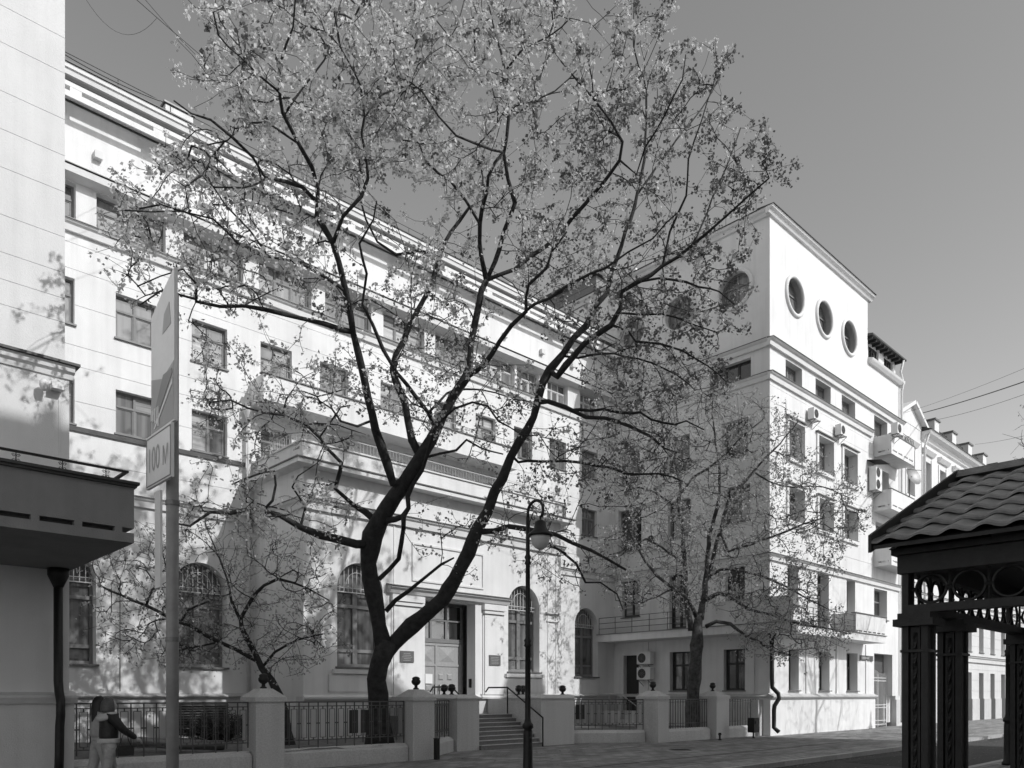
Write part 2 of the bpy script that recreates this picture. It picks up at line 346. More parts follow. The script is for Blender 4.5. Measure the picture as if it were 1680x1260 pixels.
# ================================================================== SETTING
struct(MB().box(-400, 500, -400, 500, -0.60, -0.13).build('ground', GROUND))
struct(MB().box(-120, 200, 5.6, 9.12, -0.5, -0.12).build('road', ASPH))
struct(MB().box(-60, 160, -60, 5.42, -0.5, 0.0).build('near_pavement', PAVE))
pav = struct(MB().box(-60, 160, 9.3, 10.15, -0.5, 0.0).build('pavement_edge', PAVE2))
mb = MB(); mb.box(-60, 160, 10.15, 11.42, -.5, .002); mb.box(-60, 160, 11.5, 15.62, -.5, .0); mb.box(12.0, 21.6, 15.62, 20.0, -.5, -.001); mb.box(39.2, 41.8, 15.62, 24, -.5, 0)
mb.box(43, 160, 15.62, 17, -.5, -.002); mb.box(28, 43, 15.62, 15.9, -.5, -.003)
struct(mb.build('pavement', PAVE))
struct(MB().box(-60, 160, 11.42, 11.5, -.5, -.03).build('drain_channel', GUTTER))
kr = None
kerbs = struct(MB().box(-60, 160, 9.14, 9.3, -.5, -.125).build('kerb_bed', GROUND))
a = -4.0; kmesh = None
while a < 70:
    if kmesh is None:
        o = MB().box(0, .985, 9.125, 9.295, -.4, .006).build('kerb_stone', KERB, kerbs); kmesh = o
    else:
        o = kmesh.copy(); COL.objects.link(o); o.parent = kerbs
    o.location.x = a; o.location.z = random.uniform(-.003, .003); a += 1.0
k2 = struct(MB().box(-60, 160, 5.43, 5.59, -.5, .004).build('near_kerb', KERB))
# soil beds behind the fence
bed = MB(); nx, ny = 60, 20
def soil(mb, x0, x1, y0, y1, z):
    nx = max(2, int((x1 - x0) * 3)); ny = max(2, int((y1 - y0) * 3)); vs = []
    for j in range(ny + 1):
        for i in range(nx + 1): vs.append((x0 + (x1 - x0) * i / nx, y0 + (y1 - y0) * j / ny, z + random.uniform(-.03, .05)))
    mb.add(vs, [(j * (nx + 1) + i, j * (nx + 1) + i + 1, (j + 1) * (nx + 1) + i + 1, (j + 1) * (nx + 1) + i) for j in range(ny) for i in range(nx)])
soil(bed, 3.0, 10.75, 15.9, 23.15, .38)
def soil_poly(mb, poly, z): mb.prism(poly, lambda u, v, d: (u, v, d), -.1, z)
soil_poly(bed, [(10.75, 16.0), (12.1, 16.3), (14.1, 17.75), (14.1, 19.95), (10.75, 19.95)], .36); soil_poly(bed, [(21.9, 16.3), (28.75, 15.95), (28.75, 23.15), (19.5, 23.15), (19.5, 18.15)], .28)
struct(bed.build('planting_bed', SOIL))

# ================================================================== MAIN OFFICE BUILDING
D = 23.2; TD = TB(D)
ob = thing('office_building', (16, 25, 0), 'long white stucco institute building with arched ground floor windows and central entrance', 'building')
cols = [5.2, 7.31, 9.41, 11.57, 13.68, 16.1, 18.52, 20.6, 22.72, 24.86, 27.0]; W2 = .54
ops = []; wins = []
for c in cols:
    for z0, z1 in ((8.98, 10.2), (11.66, 12.9)):
        ops.append(('rect', c - W2, c + W2, z0, z1)); wins.append((c - W2, c + W2, z0, z1))
# top storey windows between the hood and the sill belt
tops = []
e = 4.0
for c in [4.85, 7.2, 9.55, 11.9, 14.25, 16.6, 18.95, 21.3, 23.0, 24.85, 27.0]:
    w = .92 if c < 22 else .66
    ops.append(('rect', c - w, c + w, 14.45, 15.48)); tops.append((c - w, c + w, 14.45, 15.48))
arches = [(4.67, 6.27), (8.33, 9.93), (25.98, 27.58)]
for u0, u1 in arches: ops.append(('arch', u0, u1, 2.49, 5.63))
courses = [7.12, 8.0, 8.75, 9.6, 10.55, 11.1, 12.2, 13.15, 13.85]
wall(ob, TD, 3.0, 28.8, 1.6, 17.6, ops, 0.5, STUCCO, courses)
for i, (u0, u1, z0, z1) in enumerate(wins):
    window(ob, TD, u0, u1, z0, z1, 0.16, 2, .66)
for (u0, u1, z0, z1) in tops:
    window(ob, TD, u0, u1, z0, z1, 0.2, 3 if u1 - u0 > 1.5 else 3, .62, fm=FRAME if u0 < 20 else FRAME_L, sill=False)
for u0, u1 in arches: arch_window(ob, TD, u0, u1, 2.49, 5.63)
belt(ob, TD, 3.0, 28.78, 14.42, .2, .3)
belt(ob, TD, 3.0, 10.72, 7.3, .16, .3); belt(ob, TD, 21.7, 28.78, 7.3, .16, .3)
cornice(ob, TD, 3.0, 10.5, [(-.01, 8.78), (.05, 8.78), (.08, 8.9), (-.01, 8.9)], LEDGE, 'string_course')
cornice(ob, TD, 3.0, 28.78, [(-.02, 15.50), (.34, 15.56), (.36, 15.72), (.34, 15.75), (-.02, 15.8)], TRIM, 'hood')
cornice(ob, TD, 3.0, 28.78, [(-.02, 15.803), (.4, 15.755), (.4, 15.775), (-.02, 15.84)], LEDGE, 'hood_flashing')
# eave: a rail hung below the slab leaves a long slot that throws a strip of sun on the wall
mb = MB(); mb.tb(TD, 3.0, 28.78, 17.67, 17.80, -.54, .0); mb.build('eave_slab', STUCCO, ob)
MB().tb(TD, 3.0, 28.78, 17.40, 17.55, -.535, -.505).build('eave_rail', STUCCO, ob)
u = 3.4
while u < 28.5: MB().tb(TD, u, min(u + .28, 28.78), 17.55, 17.67, -.534, -.506).build('rail_bracket', STUCCO, ob); u += 2.1
cornice(ob, TD, 3.0, 28.78, [(-.3, 17.802), (.56, 17.802), (.58, 17.88), (.56, 17.95), (.3, 17.97), (-.3, 18.0)], GUTTER, 'gutter')
cornice(ob, TD, 3.0, 28.78, [(-.5, 18.0), (.34, 18.0), (.38, 18.22), (.42, 18.24), (.42, 18.36), (-.5, 18.36)], TRIM, 'roof_parapet')
cornice(ob, TD, 3.0, 28.78, [(-.5, 18.362), (.46, 18.362), (.46, 18.395), (-.5, 18.42)], GUTTER, 'coping')
MB().box(3.0, 28.7, D + .1, D + 14, 17.6, 17.9).build('roof_deck', ROOFM, ob)
MB().box(3.0, 28.7, D + .5, D + 14, .3, 17.59).build('rear_mass', STUCCO, ob)
for c in (6.3, 9.2, 12.0, 14.8, 19.6, 21.6, 23.8, 25.77):
    MB().tb(TD, c - .1, c + .1, 16.36, 16.56, -.16, .0).build('vent_hood', TRIM, ob)
# plinth with a sloped top ledge
pl = wall(ob, TB(D - .16), 3.0, 10.75, .2, 1.58, [], .5, PLINTH, None, 'plinth'); wall(ob, TB(D - .16), 21.65, 28.75, .2, 1.58, [], .5, PLINTH, None, 'plinth')
for a0, a1 in ((3.0, 10.75), (21.65, 28.75)):
    cornice(ob, TB(D - .16), a0, a1, [(-.3, 1.582), (.1, 1.582), (.12, 1.62), (-.3, 1.74)], CONC, 'plinth_ledge')
mb = MB()
for k in range(12): mb.tb(TB(D - .18), 8.2, 9.9, .5 + k * .075, .53 + k * .075, -.06, .02)
mb.build('vent_louvre', RAILM, ob); MB().tb(TB(D - .17), 8.2, 9.9, .46, 1.4, -.004, .01).build('vent_recess', FRAME_D, ob)
for u in (6.88,): MB().tb(TD, u - .012, u + .012, 1.75, 4.7, -.012, -.001).build('lightning_conductor', ZINC, ob)
# roof objects
MB().box(8.15, 8.95, D + .1, D + 1.2, 18.3, 19.0).build('lift_housing', STUCCO, ob)
MB().box(8.1, 9.0, D + .05, D + 1.25, 19.0, 19.05).build('housing_cap', LEDGE, ob)
for c in (12.2, 15.2, 17.6): MB().box(c, c + 1.5, D + .6, D + 1.6, 18.2, 18.95).build('roof_hatch', STUCCO, ob)
MB().lathe([(.16, 0), (.16, .75), (.22, .78), (.22, .95), (.05, 1.05)], (22.4, D + .6, 18.1), 14).build('vent_pipe', PIPE_W, ob, True)
mb = MB()
for z in (18.75, 18.98): mb.tube([(4, D + .1, z), (28.3, D + .1, z)], .012, 5)
for k in range(18): mb.tube([(4 + k * 1.43, D + .1, 18.35), (4 + k * 1.43, D + .1, 18.98)], .012, 5)
mb.build('roof_railing', RAILM, ob)
# downpipe beside the entrance block
mb = MB(); mb.lathe([(.07, 0), (.07, .1), (.16, .35), (.16, .5)], (10.55, D - .2, 10.1), 10); mb.tube([(10.55, D - .2, 10.12), (10.55, D - .2, 1.7)], .065, 8); mb.tube([(10.55, D - .2, 10.55), (10.55, D - .05, 10.75), (10.55, D + .1, 10.8)], .06, 8)
mb.build('downpipe', PIPE_W, ob, True)
# ---- upper balcony
mb = MB(); mb.box(10.7, 21.5, 22.3, D - .002, 10.73, 10.88); mb.box(10.7, 21.5, 22.3, 22.42, 10.88, 11.52); mb.box(10.7, 10.82, 22.42, D - .002, 10.88, 11.52); mb.box(21.38, 21.5, 22.42, D - .002, 10.88, 11.52)
ub = mb.build('upper_balcony', STUCCO, ob)
mb = MB(); mb.box(10.64, 21.56, 22.25, 22.46, 11.522, 11.56); mb.build('coping', LEDGE, ub)
mb = MB(); mb.tube([(10.75, 22.36, 11.82), (21.45, 22.36, 11.82)], .015, 5)
for k in range(72): mb.tube([(10.78 + k * .15, 22.36, 11.55), (10.78 + k * .15, 22.36, 11.82)], .006, 4)
mb.build('railing', FRAME_L, ub)

# ---- projecting entrance block
BB = 20.0; TE = TB(BB); BA0, BA1 = 10.8, 21.6
e_ops = [('arch', 11.89, 13.49, 2.49, 5.63), ('arch', 18.83, 20.43, 2.49, 5.63), ('rect', 15.12, 17.28, .98, 4.76)]
wall(ob, TE, BA0, BA1, 1.6, 8.2, e_ops, .45, STUCCO, [7.0], 'entrance_wall')
wall(ob, TE, BA0, BA1, -.1, 1.6, [('rect', 15.12, 17.28, .98, 1.61)], .45, PLINTH, None, 'entrance_plinth')
wall(ob, TA(BA0), BB + .45, D - .001, .2, 8.2, [], .4, STUCCO, [1.6, 7.0], 'entrance_side_wall')
wall(ob, TA(BA1 - .4), BB + .45, D - .001, .2, 8.2, [], .4, STUCCO, None, 'entrance_side_wall')
for u0, u1 in ((11.89, 13.49), (18.83, 20.43)): arch_window(ob, TE, u0, u1, 2.49, 5.63)
for u0, u1 in ((11.6, 13.78), (18.54, 20.72)):
    MB().tb(TE, u0, u1, 1.75, 2.25, -.05, -.001).build('apron_panel', STUCCO, ob)
    MB().tb(TE, u0 + .12, u1 - .12, 2.28, 2.41, -.12, -.001).build('apron_sill', TRIM, ob)
for sgn, (u0, u1) in enumerate(((BA0 - .02, 15.11), (17.29, BA1 + .02))):
    cornice(ob, TE, u0, u1, [(-.02, 1.5), (.1, 1.52), (.12, 1.58), (-.02, 1.66)], TRIM, 'plinth_ledge')
belt(ob, TE, BA0 - .1, BA1 + .1, 7.3, .2, .32); belt(ob, TA(BA0), BB - .19, D - .2, 7.3, .18, .32)
# roof slab over the block, parapet of the terrace
mb = MB(); mb.box(10.42, 21.95, 19.6, D - .003, 8.17, 8.3); mb.build('terrace_slab', STUCCO, ob)
mb = MB(); mb.box(10.38, 21.99, 19.56, D - .004, 8.302, 8.335); mb.build('slab_flashing', LEDGE, ob)
tp = MB(); tp.box(10.76, 21.66, 19.98, 20.13, 8.34, 8.9); tp.box(10.76, 10.9, 20.13, D - .005, 8.34, 8.9); tp.box(21.52, 21.66, 20.13, D - .005, 8.34, 8.9)
tpo = tp.build('terrace_parapet', STUCCO, ob)
mb = MB(); mb.box(10.7, 21.72, 19.93, 20.18, 8.902, 8.945); mb.box(10.7, 10.96, 20.18, D - .006, 8.902, 8.945); mb.build('coping', TRIM, tpo)
mb = MB(); mb.tube([(10.8, D - .1, 9.28), (10.8, 20.05, 9.28), (21.6, 20.05, 9.28)], .016, 5)
for k in range(90): mb.tube([(10.8 + k * .12, 20.05, 8.94), (10.8 + k * .12, 20.05, 9.28)], .006, 4)
for k in range(20): mb.tube([(10.8, 20.1 + k * .15, 8.94), (10.8, 20.1 + k * .15, 9.28)], .006, 4)
mb.build('railing', FRAME_L, tpo)
# door surround, door
for (u0, u1, z0, z1, o) in ((13.8, 13.86, 1.66, 4.6, .03), (18.55, 18.61, 1.66, 4.6, .03), (17.6, 17.66, 1.66, 4.5, .03)):
    MB().tb(TE, u0, u1, z0, z1, -o, -.001).build('pilaster_edge', TRIM, ob)
MB().tb(TE, 13.87, 14.95, 1.66, 4.45, -.06, -.001).build('pilaster', STUCCO, ob); MB().tb(TE, 17.67, 18.54, 1.66, 4.45, -.06, -.001).build('pilaster', STUCCO, ob)
for u0, u1 in ((13.8, 15.0), (17.62, 18.6)):
    MB().tb(TE, u0, u1, 4.47, 4.56, -.12, -.001).build('capital', TRIM, ob); MB().tb(TE, u0 - .03, u1 + .03, 4.60, 4.80, -.14, -.001).build('capital', STUCCO, ob)
cornice(ob, TE, 13.66, 18.78, [(-.01, 4.84), (.12, 4.84), (.2, 4.98), (.26, 5.0), (.26, 5.04), (-.01, 5.1)], TRIM, 'door_hood')
cornice(ob, TE, 13.62, 18.82, [(-.01, 5.102), (.3, 5.043), (.3, 5.06), (-.01, 5.13)], LEDGE, 'door_hood_flashing')
mb = MB()
for (u0, u1, z0, z1) in ((14.6, 17.65, 6.47, 6.53), (14.6, 17.65, 5.3, 5.36), (14.6, 14.66, 5.36, 6.47), (17.59, 17.65, 5.36, 6.47)): mb.tb(TE, u0, u1, z0, z1, -.04, -.001)
mb.build('panel_moulding', TRIM, ob)
for (u0, u1) in ((13.79 + .1, 13.79 + .16), (20.85, 20.91), (21.3, 21.36)): MB().tb(TE, u0, u1, 1.7, 7.0, -.02, -.001).build('wall_lesene', STUCCO, ob)
MB().tb(TE, 20.75, 21.5, 4.7, 4.76, -.1, -.001).build('capital', TRIM, ob); MB().tb(TE, 20.8, 21.45, 4.4, 4.45, -.06, -.001).build('capital', TRIM, ob)
dd = .68
mb = MB(); mb.tb(TE, 15.12, 17.28, 3.42, 3.56, dd - .04, dd + .1)
for u in (15.12, 15.84, 16.5, 17.2): mb.tb(TE, u, u + .08, 3.56, 4.76, dd, dd + .08)
mb.tb(TE, 15.2, 17.2, 4.16, 4.22, dd - .01, dd + .08); mb.tb(TE, 15.12, 17.28, 4.68, 4.76, dd - .01, dd + .09)
tr = mb.build('transom_window', FRAME, ob)
for u0, u1 in ((15.2, 15.84), (15.92, 16.5), (16.58, 17.2)):
    for z0, z1 in ((3.56, 4.16), (4.22, 4.68)): MB().tb(TE, u0, u1, z0, z1, dd + .04, dd + .05).build('pane', GLASS_D, tr)
mb = MB(); mb.tb(TE, 15.12, 17.28, .98, 3.42, dd, dd + .08)
dr = mb.build('entrance_door', DOORW, ob)
mb = MB()
for u in (15.14, 16.05, 17.1): mb.tb(TE, u, u + .09, .98, 3.4, dd - .03, dd - .001)
mb.tb(TE, 15.23, 17.1, 2.62, 2.7, dd - .025, dd - .001); mb.tb(TE, 15.23, 17.1, 3.32, 3.4, dd - .025, dd - .001); mb.build('door_frame', DOORW, dr)
for u0, u1 in ((15.32, 15.95), (16.25, 16.9)):
    cx, cz = (u0 + u1) / 2, 3.0
    z0, z1 = 2.78, 3.26; p = [TE(u0, z0, dd - .002), TE(u1, z0, dd - .002), TE(u1, z1, dd - .002), TE(u0, z1, dd - .002), TE(cx, cz, dd - .05)]
    MB().add(p, [(0, 1, 4), (1, 2, 4), (2, 3, 4), (3, 0, 4)]).build('door_panel', DOORW, dr)
for i in range(4):
    u = (15.36, 15.74, 16.3, 16.68)[i]
    for k in range(4):
        z = 1.15 + k * .37; mb = MB(); q = .11
        p = [TE(u - q, z - q, dd - .002), TE(u + q, z - q, dd - .002), TE(u + q, z + q, dd - .002), TE(u - q, z + q, dd - .002), TE(u - q * .6, z - q * .6, dd - .035), TE(u + q * .6, z - q * .6, dd - .035), TE(u + q * .6, z + q * .6, dd - .035), TE(u - q * .6, z + q * .6, dd - .035)]
        mb.add(p, [(4, 5, 6, 7), (0, 1, 5, 4), (1, 2, 6, 5), (2, 3, 7, 6), (3, 0, 4, 7)]); mb.build('door_panel', DOORW, dr)
mb = MB()
for u in (15.98, 16.2): mb.tube([TE(u, 1.5, dd - .06), TE(u, 2.0, dd - .06)], .018, 6)
mb.build('door_handle', BLACK, dr)
mb = MB(); mb.tb(TE, 15.62, 15.92, 2.03, 2.35, dd - .045, dd - .038); tag(mb.build('notice', PAPER, dr), 'white paper notice taped to the door')
MB().tb(TA(17.28), BB + .2, BB + .3, 1.9, 2.2, -.05, -.001).build('intercom', BLACK, ob)
MB().tb(TE, 14.72, 14.95, 2.1, 2.3, -.075, -.062).build('notice', PAPER, ob)
for u0, u1 in ((14.09, 14.62), (17.85, 18.38)):
    pq = MB().tb(TE, u0, u1, 2.68, 3.04, -.09, -.061).build('plaque', PLAQUE, ob)
    for k in range(5):
        w = random.uniform(.12, .2); c = (u0 + u1) / 2; mb = MB(); x = c - w
        while x < c + w - .02:
            l = random.uniform(.02, .05); mb.tb(TE, x, min(x + l, c + w), 2.95 - k * .055, 2.968 - k * .055, -.094, -.0905); x += l + .012
        mb.build('lettering', LETTER, pq)

# ---- steps, cheek walls, landing
st = thing('entrance_steps', (16.4, 18, 0), 'grey granite steps between two low walls leading up to the entrance', 'steps')
for k in range(8):
    MB().box(15.1, 17.75, 17.2 + k * .21, 19.0, k * .125 + (.001 if k else -.05), (k + 1) * .125).build('step', STEP, st)
    MB().box(15.1, 17.75, 17.175 + k * .21, 17.3 + k * .21, (k + 1) * .125 - .03 + .0305, (k + 1) * .125 + .02).build('tread', CONC, st)
MB().box(13.7, 19.4, 19.0, 19.98, -.05, 1.0).build('landing', STEP, st)
for u0, u1 in ((14.25, 15.1), (17.75, 19.35)):
    cw = MB().box(u0, u1, 17.3, 19.0, -.05, 1.52).build('cheek_wall', CONC, st)
    c = [(u0 - .04, 17.26), (u1 + .04, 17.26), (u1 + .04, 19.0), (u0 - .04, 19.0)]; i = [(u0 + .12, 17.42), (u1 - .12, 17.42), (u1 - .12, 18.9), (u0 + .12, 18.9)]
    MB().add([(x, y, 1.522) for x, y in c] + [(x, y, 1.56) for x, y in c] + [(x, y, 1.66) for x, y in i], [(0, 3, 2, 1), (0, 1, 5, 4), (1, 2, 6, 5), (2, 3, 7, 6), (3, 0, 4, 7), (4, 5, 9, 8), (5, 6, 10, 9), (6, 7, 11, 10), (7, 4, 8, 11), (8, 9, 10, 11)]).build('coping', CONC, cw)
MB().box(13.75, 14.25, 18.85, 19.98, .98, 1.6).build('landing_wall', CONC, st); MB().box(17.8, 19.35, 19.0, 19.95, .98, 1.5).build('landing_wall', CONC, st)
for a0 in (17.62, 15.22):
    mb = MB(); mb.tube(([(a0, 17.1, 0), (a0, 17.1, .92)] if a0 > 16 else [(a0, 18.3, .7), (a0, 18.3, 1.6)]) + [(a0, 18.75, 1.9), (a0, 19.7, 1.9), (a0, 19.85, 1.75)], .028, 6); mb.tube([(a0, 18.75, 1.0), (a0, 18.75, 1.9)], .025, 6)
    mb.build('handrail', BLACK, st)

# ---- finials, piers, fence
def finial(mb, c, s=1.0):
    mb.lathe([(.07 * s, 0), (.085 * s, .02 * s), (.045 * s, .05 * s), (.04 * s, .1 * s), (.085 * s, .13 * s), (.115 * s, .17 * s), (.12 * s, .22 * s), (.095 * s, .26 * s), (.105 * s, .29 * s), (.07 * s, .32 * s), (.03 * s, .335 * s)], c, 8)
for k, (x, y) in enumerate(((14.45, 17.8), (14.8, 18.6), (17.9, 18.5), (18.3, 18.7), (19.2, 17.7))):
    mb = MB(); finial(mb, (x, y, 1.64), 1.0); mb.build('finial', BLACK, st)
def pier(a0, a1, b0, b1, label):
    c = ((a0 + a1) / 2, (b0 + b1) / 2); p = thing('fence_pier', (c[0], c[1], 0), label, 'pier', 'concrete piers of the street fence')
    MB().box(a0, a1, b0, b1, -.05, 1.5).build('shaft', CONC, p)
    o = [(a0 - .035, b0 - .035), (a1 + .035, b0 - .035), (a1 + .035, b1 + .035), (a0 - .035, b1 + .035)]; q = .14
    i = [(c[0] - q, c[1] - q), (c[0] + q, c[1] - q), (c[0] + q, c[1] + q), (c[0] - q, c[1] + q)]
    MB().add([(x, y, 1.502) for x, y in o] + [(x, y, 1.6) for x, y in o] + [(x, y, 1.79) for x, y in i], [(0, 3, 2, 1), (0, 1, 5, 4), (1, 2, 6, 5), (2, 3, 7, 6), (3, 0, 4, 7), (4, 5, 9, 8), (5, 6, 10, 9), (6, 7, 11, 10), (7, 4, 8, 11), (8, 9, 10, 11)]).build('cap', CONC, p)
    mb = MB(); finial(mb, (c[0], c[1], 1.788)); mb.build('finial', BLACK, p, True)
pier(7.36, 8.02, 15.7, 16.36, 'pale concrete fence pier with dark finial, nearest to the two pedestrians')
pier(11.5, 12.18, 15.7, 16.38, 'pale concrete fence pier left of the entrance steps')
pier(21.88, 22.5, 15.7, 16.6, 'concrete fence pier right of the steps, left of the young tree')
pier(25.6, 26.5, 15.7, 16.6, 'concrete fence pier near the downpipe and the litter bin')
def fence(p0, p1, label, style, grp='iron fence panels along the pavement', ztop=1.5, z0=.5):
    p0 = Vector((*p0, 0)); p1 = Vector((*p1, 0)); L = (p1 - p0).length; d = (p1 - p0) / L; nrm = Vector((-d.y, d.x, 0))
    f = thing('iron_fence', tuple((p0 + p1) / 2), label, 'fence', grp)
    def bar(mb, s0, s1, za, zb, w=.02, t=.02):
        c = [p0 + d * s + nrm * k for s in (s0, s1) for k in (-t / 2, t / 2)]
        mb.add([(q.x, q.y, z) for z in (za, zb) for q in c], [(0, 1, 3, 2), (4, 6, 7, 5), (0, 4, 5, 1), (1, 5, 7, 3), (3, 7, 6, 2), (2, 6, 4, 0)])
    # low wall with a sloped weathered top
    q = [p0 - nrm * .18, p1 - nrm * .18, p1 + nrm * .18, p0 + nrm * .18]; q2 = [p0 - nrm * .05, p1 - nrm * .05, p1 + nrm * .14, p0 + nrm * .14]
    MB().add([(v.x, v.y, -.05) for v in q] + [(v.x, v.y, .33) for v in q] + [(v.x, v.y, .43) for v in q2], [(0, 3, 2, 1), (0, 1, 5, 4), (1, 2, 6, 5), (2, 3, 7, 6), (3, 0, 4, 7), (4, 5, 9, 8), (5, 6, 10, 9), (6, 7, 11, 10), (7, 4, 8, 11), (8, 9, 10, 11)]).build('low_wall', CONC, f)
    for z in ((ztop - .03, ztop), (ztop - .12, ztop - .1), (z0 + .1, z0 + .12)):
        mb = MB(); bar(mb, 0, L, z[0], z[1], t=.03); mb.build('rail', RAILM, f)
    n = max(2, round(L / (.245 if style == 'loops' else .16))); g = L / n
    for k in range(n + 1):
        s = min(max(k * g, .012), L - .012); mb = MB(); bar(mb, s - .011, s + .011, .42 if k % 2 == 0 or style == 'bars' else z0 + .0, ztop - .03, t=.022); mb.build('baluster', RAILM, f)
        if style == 'loops' and k < n:
            mb = MB(); a0, a1 = s + .045, s + g - .045; zb, zt = z0 + .16, ztop - .17
            bar(mb, a0, a0 + .012, zb, zt, t=.012); bar(mb, a1 - .012, a1, zb, zt, t=.012); bar(mb, a0 + .012, a1 - .012, zt - .012, zt, t=.012); bar(mb, a0 + .012, a1 - .012, zb, zb + .012, t=.012)
            m_ = (a0 + a1) / 2; bar(mb, m_ - .012, m_ + .012, zt, ztop - .12, t=.012); bar(mb, m_ - .012, m_ + .012, z0 + .12, zb, t=.012)
            bar(mb, s + .011, a0, (zb + zt) / 2 - .015, (zb + zt) / 2 + .015, t=.012); bar(mb, a1, s + g - .011, (zb + zt) / 2 - .015, (zb + zt) / 2 + .015, t=.012)
            mb.build('loop', RAILM, f)
fence((3.75, 16.0), (7.33, 16.0), 'iron fence panel behind the two pedestrians on a low wall', 'loops')
fence((8.06, 16.03), (11.46, 16.03), 'iron fence panel in front of the big tree trunk', 'loops')
fence((12.22, 16.2), (14.2, 17.62), 'short iron fence panel bending in towards the steps', 'loops')
fence((19.42, 18.0), (21.84, 16.3), 'iron fence panel bending in beside the two air conditioners', 'loops')
fence((22.54, 16.1), (25.56, 16.1), 'iron fence panel in front of the young tree', 'bars')
fence((26.54, 16.05), (28.6, 15.75), 'iron fence panel behind the litter bin', 'bars')
tag(MB().box(28.35, 28.78, 15.5, 15.95, -.02, 1.45).build('end_post', CONC), 'plain concrete post where the fence meets the corner house', 'post')

# ================================================================== CORNER APARTMENT HOUSE
A0 = 28.8; B0 = 15.24; TW = TA(A0); TL = TB(B0)
ap = thing('apartment_house', (35, 20, 0), 'tall white corner house with round attic windows and dark gates', 'building')
# shaded side wall
s_ops = []; sw = []
for b0, b1, z0, z1 in ((16.07, 18.0, 14.68, 15.5), (19.0, 20.9, 14.68, 15.5), (21.6, 22.9, 14.68, 15.5),
                       (16.2, 17.4, 11.6, 13.1), (19.0, 20.2, 11.6, 13.1), (21.7, 22.9, 11.6, 13.1),
                       (16.1, 17.3, 8.85, 10.35), (18.95, 20.15, 8.6, 10.3), (21.6, 22.95, 8.4, 10.35),
                       (16.34, 17.25, 5.3, 7.0), (19.1, 20.07, 4.6, 7.0), (21.7, 22.75, 5.3, 7.0),
                       (16.34, 17.33, 1.84, 3.56), (18.95, 20.03, 1.84, 3.56), (21.75, 22.65, .9, 3.5)):
    s_ops.append(('rect', b0, b1, z0, z1))
for c in (16.82, 19.55, 22.1): s_ops.append(('round', c - .76, c + .76, 17.79, 19.31))
wall(ap, TW, B0 + .5, D - .001, 1.6, 20.95, s_ops, .4, STUCCO_T, None, 'side_wall')
wall(ap, TA(A0 - .06), B0 + .44, D - .001, -.05, 1.6, [('rect', 21.75, 22.65, .9, 1.61)], .46, PLINTH, None, 'side_plinth')
cornice(ap, TA(A0), B0 - .15, D - .005, [(-.02, 1.56), (.16, 1.56), (.16, 1.6), (-.02, 1.70)], CONC, 'plinth_ledge')
for o in s_ops:
    if o[0] == 'rect':
        k, b0, b1, z0, z1 = o
        if z0 == .9:
            MB().tb(TW, b0, b1, z0, z1, .25, .3).build('side_door', FRAME_D, ap); continue
        wide = b1 - b0 > 1.5
        window(ap, TW, b0, b1, z0, z1, .22, 3 if wide else 2, None if wide else .66, fm=FRAME_D if z0 < 7.1 or wide else FRAME, gm=GLASS_D if z0 < 11 else GLASS, sillm=LEDGE)
for c in (16.82, 19.55, 22.1): round_window(ap, TW, c, 18.55, .76)
# sunlit street wall
l_ops = []
TX = 38.5; RE = 42.75
for a0, a1, z0, z1 in ((30.13, 31.6, 14.48, 15.56), (32.87, 34.39, 14.48, 15.56), (35.55, 37.05, 14.48, 15.56), (39.3, 41.0, 13.5, 15.56),
                       (30.35, 31.75, 11.6, 13.1), (33.1, 34.6, 11.6, 13.1), (35.7, 37.2, 11.6, 13.1), (39.5, 41.2, 10.9, 13.0),
                       (30.35, 31.75, 8.98, 10.35), (33.15, 34.6, 8.98, 10.35), (35.75, 37.25, 8.98, 10.35), (39.5, 41.2, 8.15, 10.3),
                       (30.3, 31.25, 5.45, 7.05), (33.05, 34.2, 4.5, 7.05), (36.08, 37.04, 5.45, 7.05), (39.3, 40.95, 5.45, 6.95),
                       (30.4, 31.3, 1.85, 3.58), (33.17, 34.27, 1.85, 3.6), (36.08, 37.32, 1.85, 3.63), (39.3, 41.66, -.05, 3.72)):
    l_ops.append(('rect', a0, a1, z0, z1))
for c in (30.93, 33.72, 36.35): l_ops.append(('round', c - .76, c + .76, 17.67, 19.19))
wall(ap, TL, A0, RE, 1.6, 18.1, l_ops, .5, STUCCO_T, [7.32, 8.1, 10.75, 11.3, 13.5, 14.15, 15.95], 'street_wall')
wall(ap, TL, A0 + .4, TX, 18.1, 20.95, l_ops, .5, STUCCO_T, None, 'tower_wall')
wall(ap, TL, A0, A0 + .4, 18.1, 20.95, [], .5, STUCCO_T, None, 'tower_wall')
wall(ap, TB(B0 - .06), A0 - .06, 39.3, -.05, 1.55, [], .5, STUCCO_T, None, 'street_plinth')
cornice(ap, TL, A0 - .14, 39.32, [(-.02, 1.5), (.14, 1.5), (.2, 1.56), (.2, 1.6), (-.02, 1.72)], CONC, 'plinth_ledge')
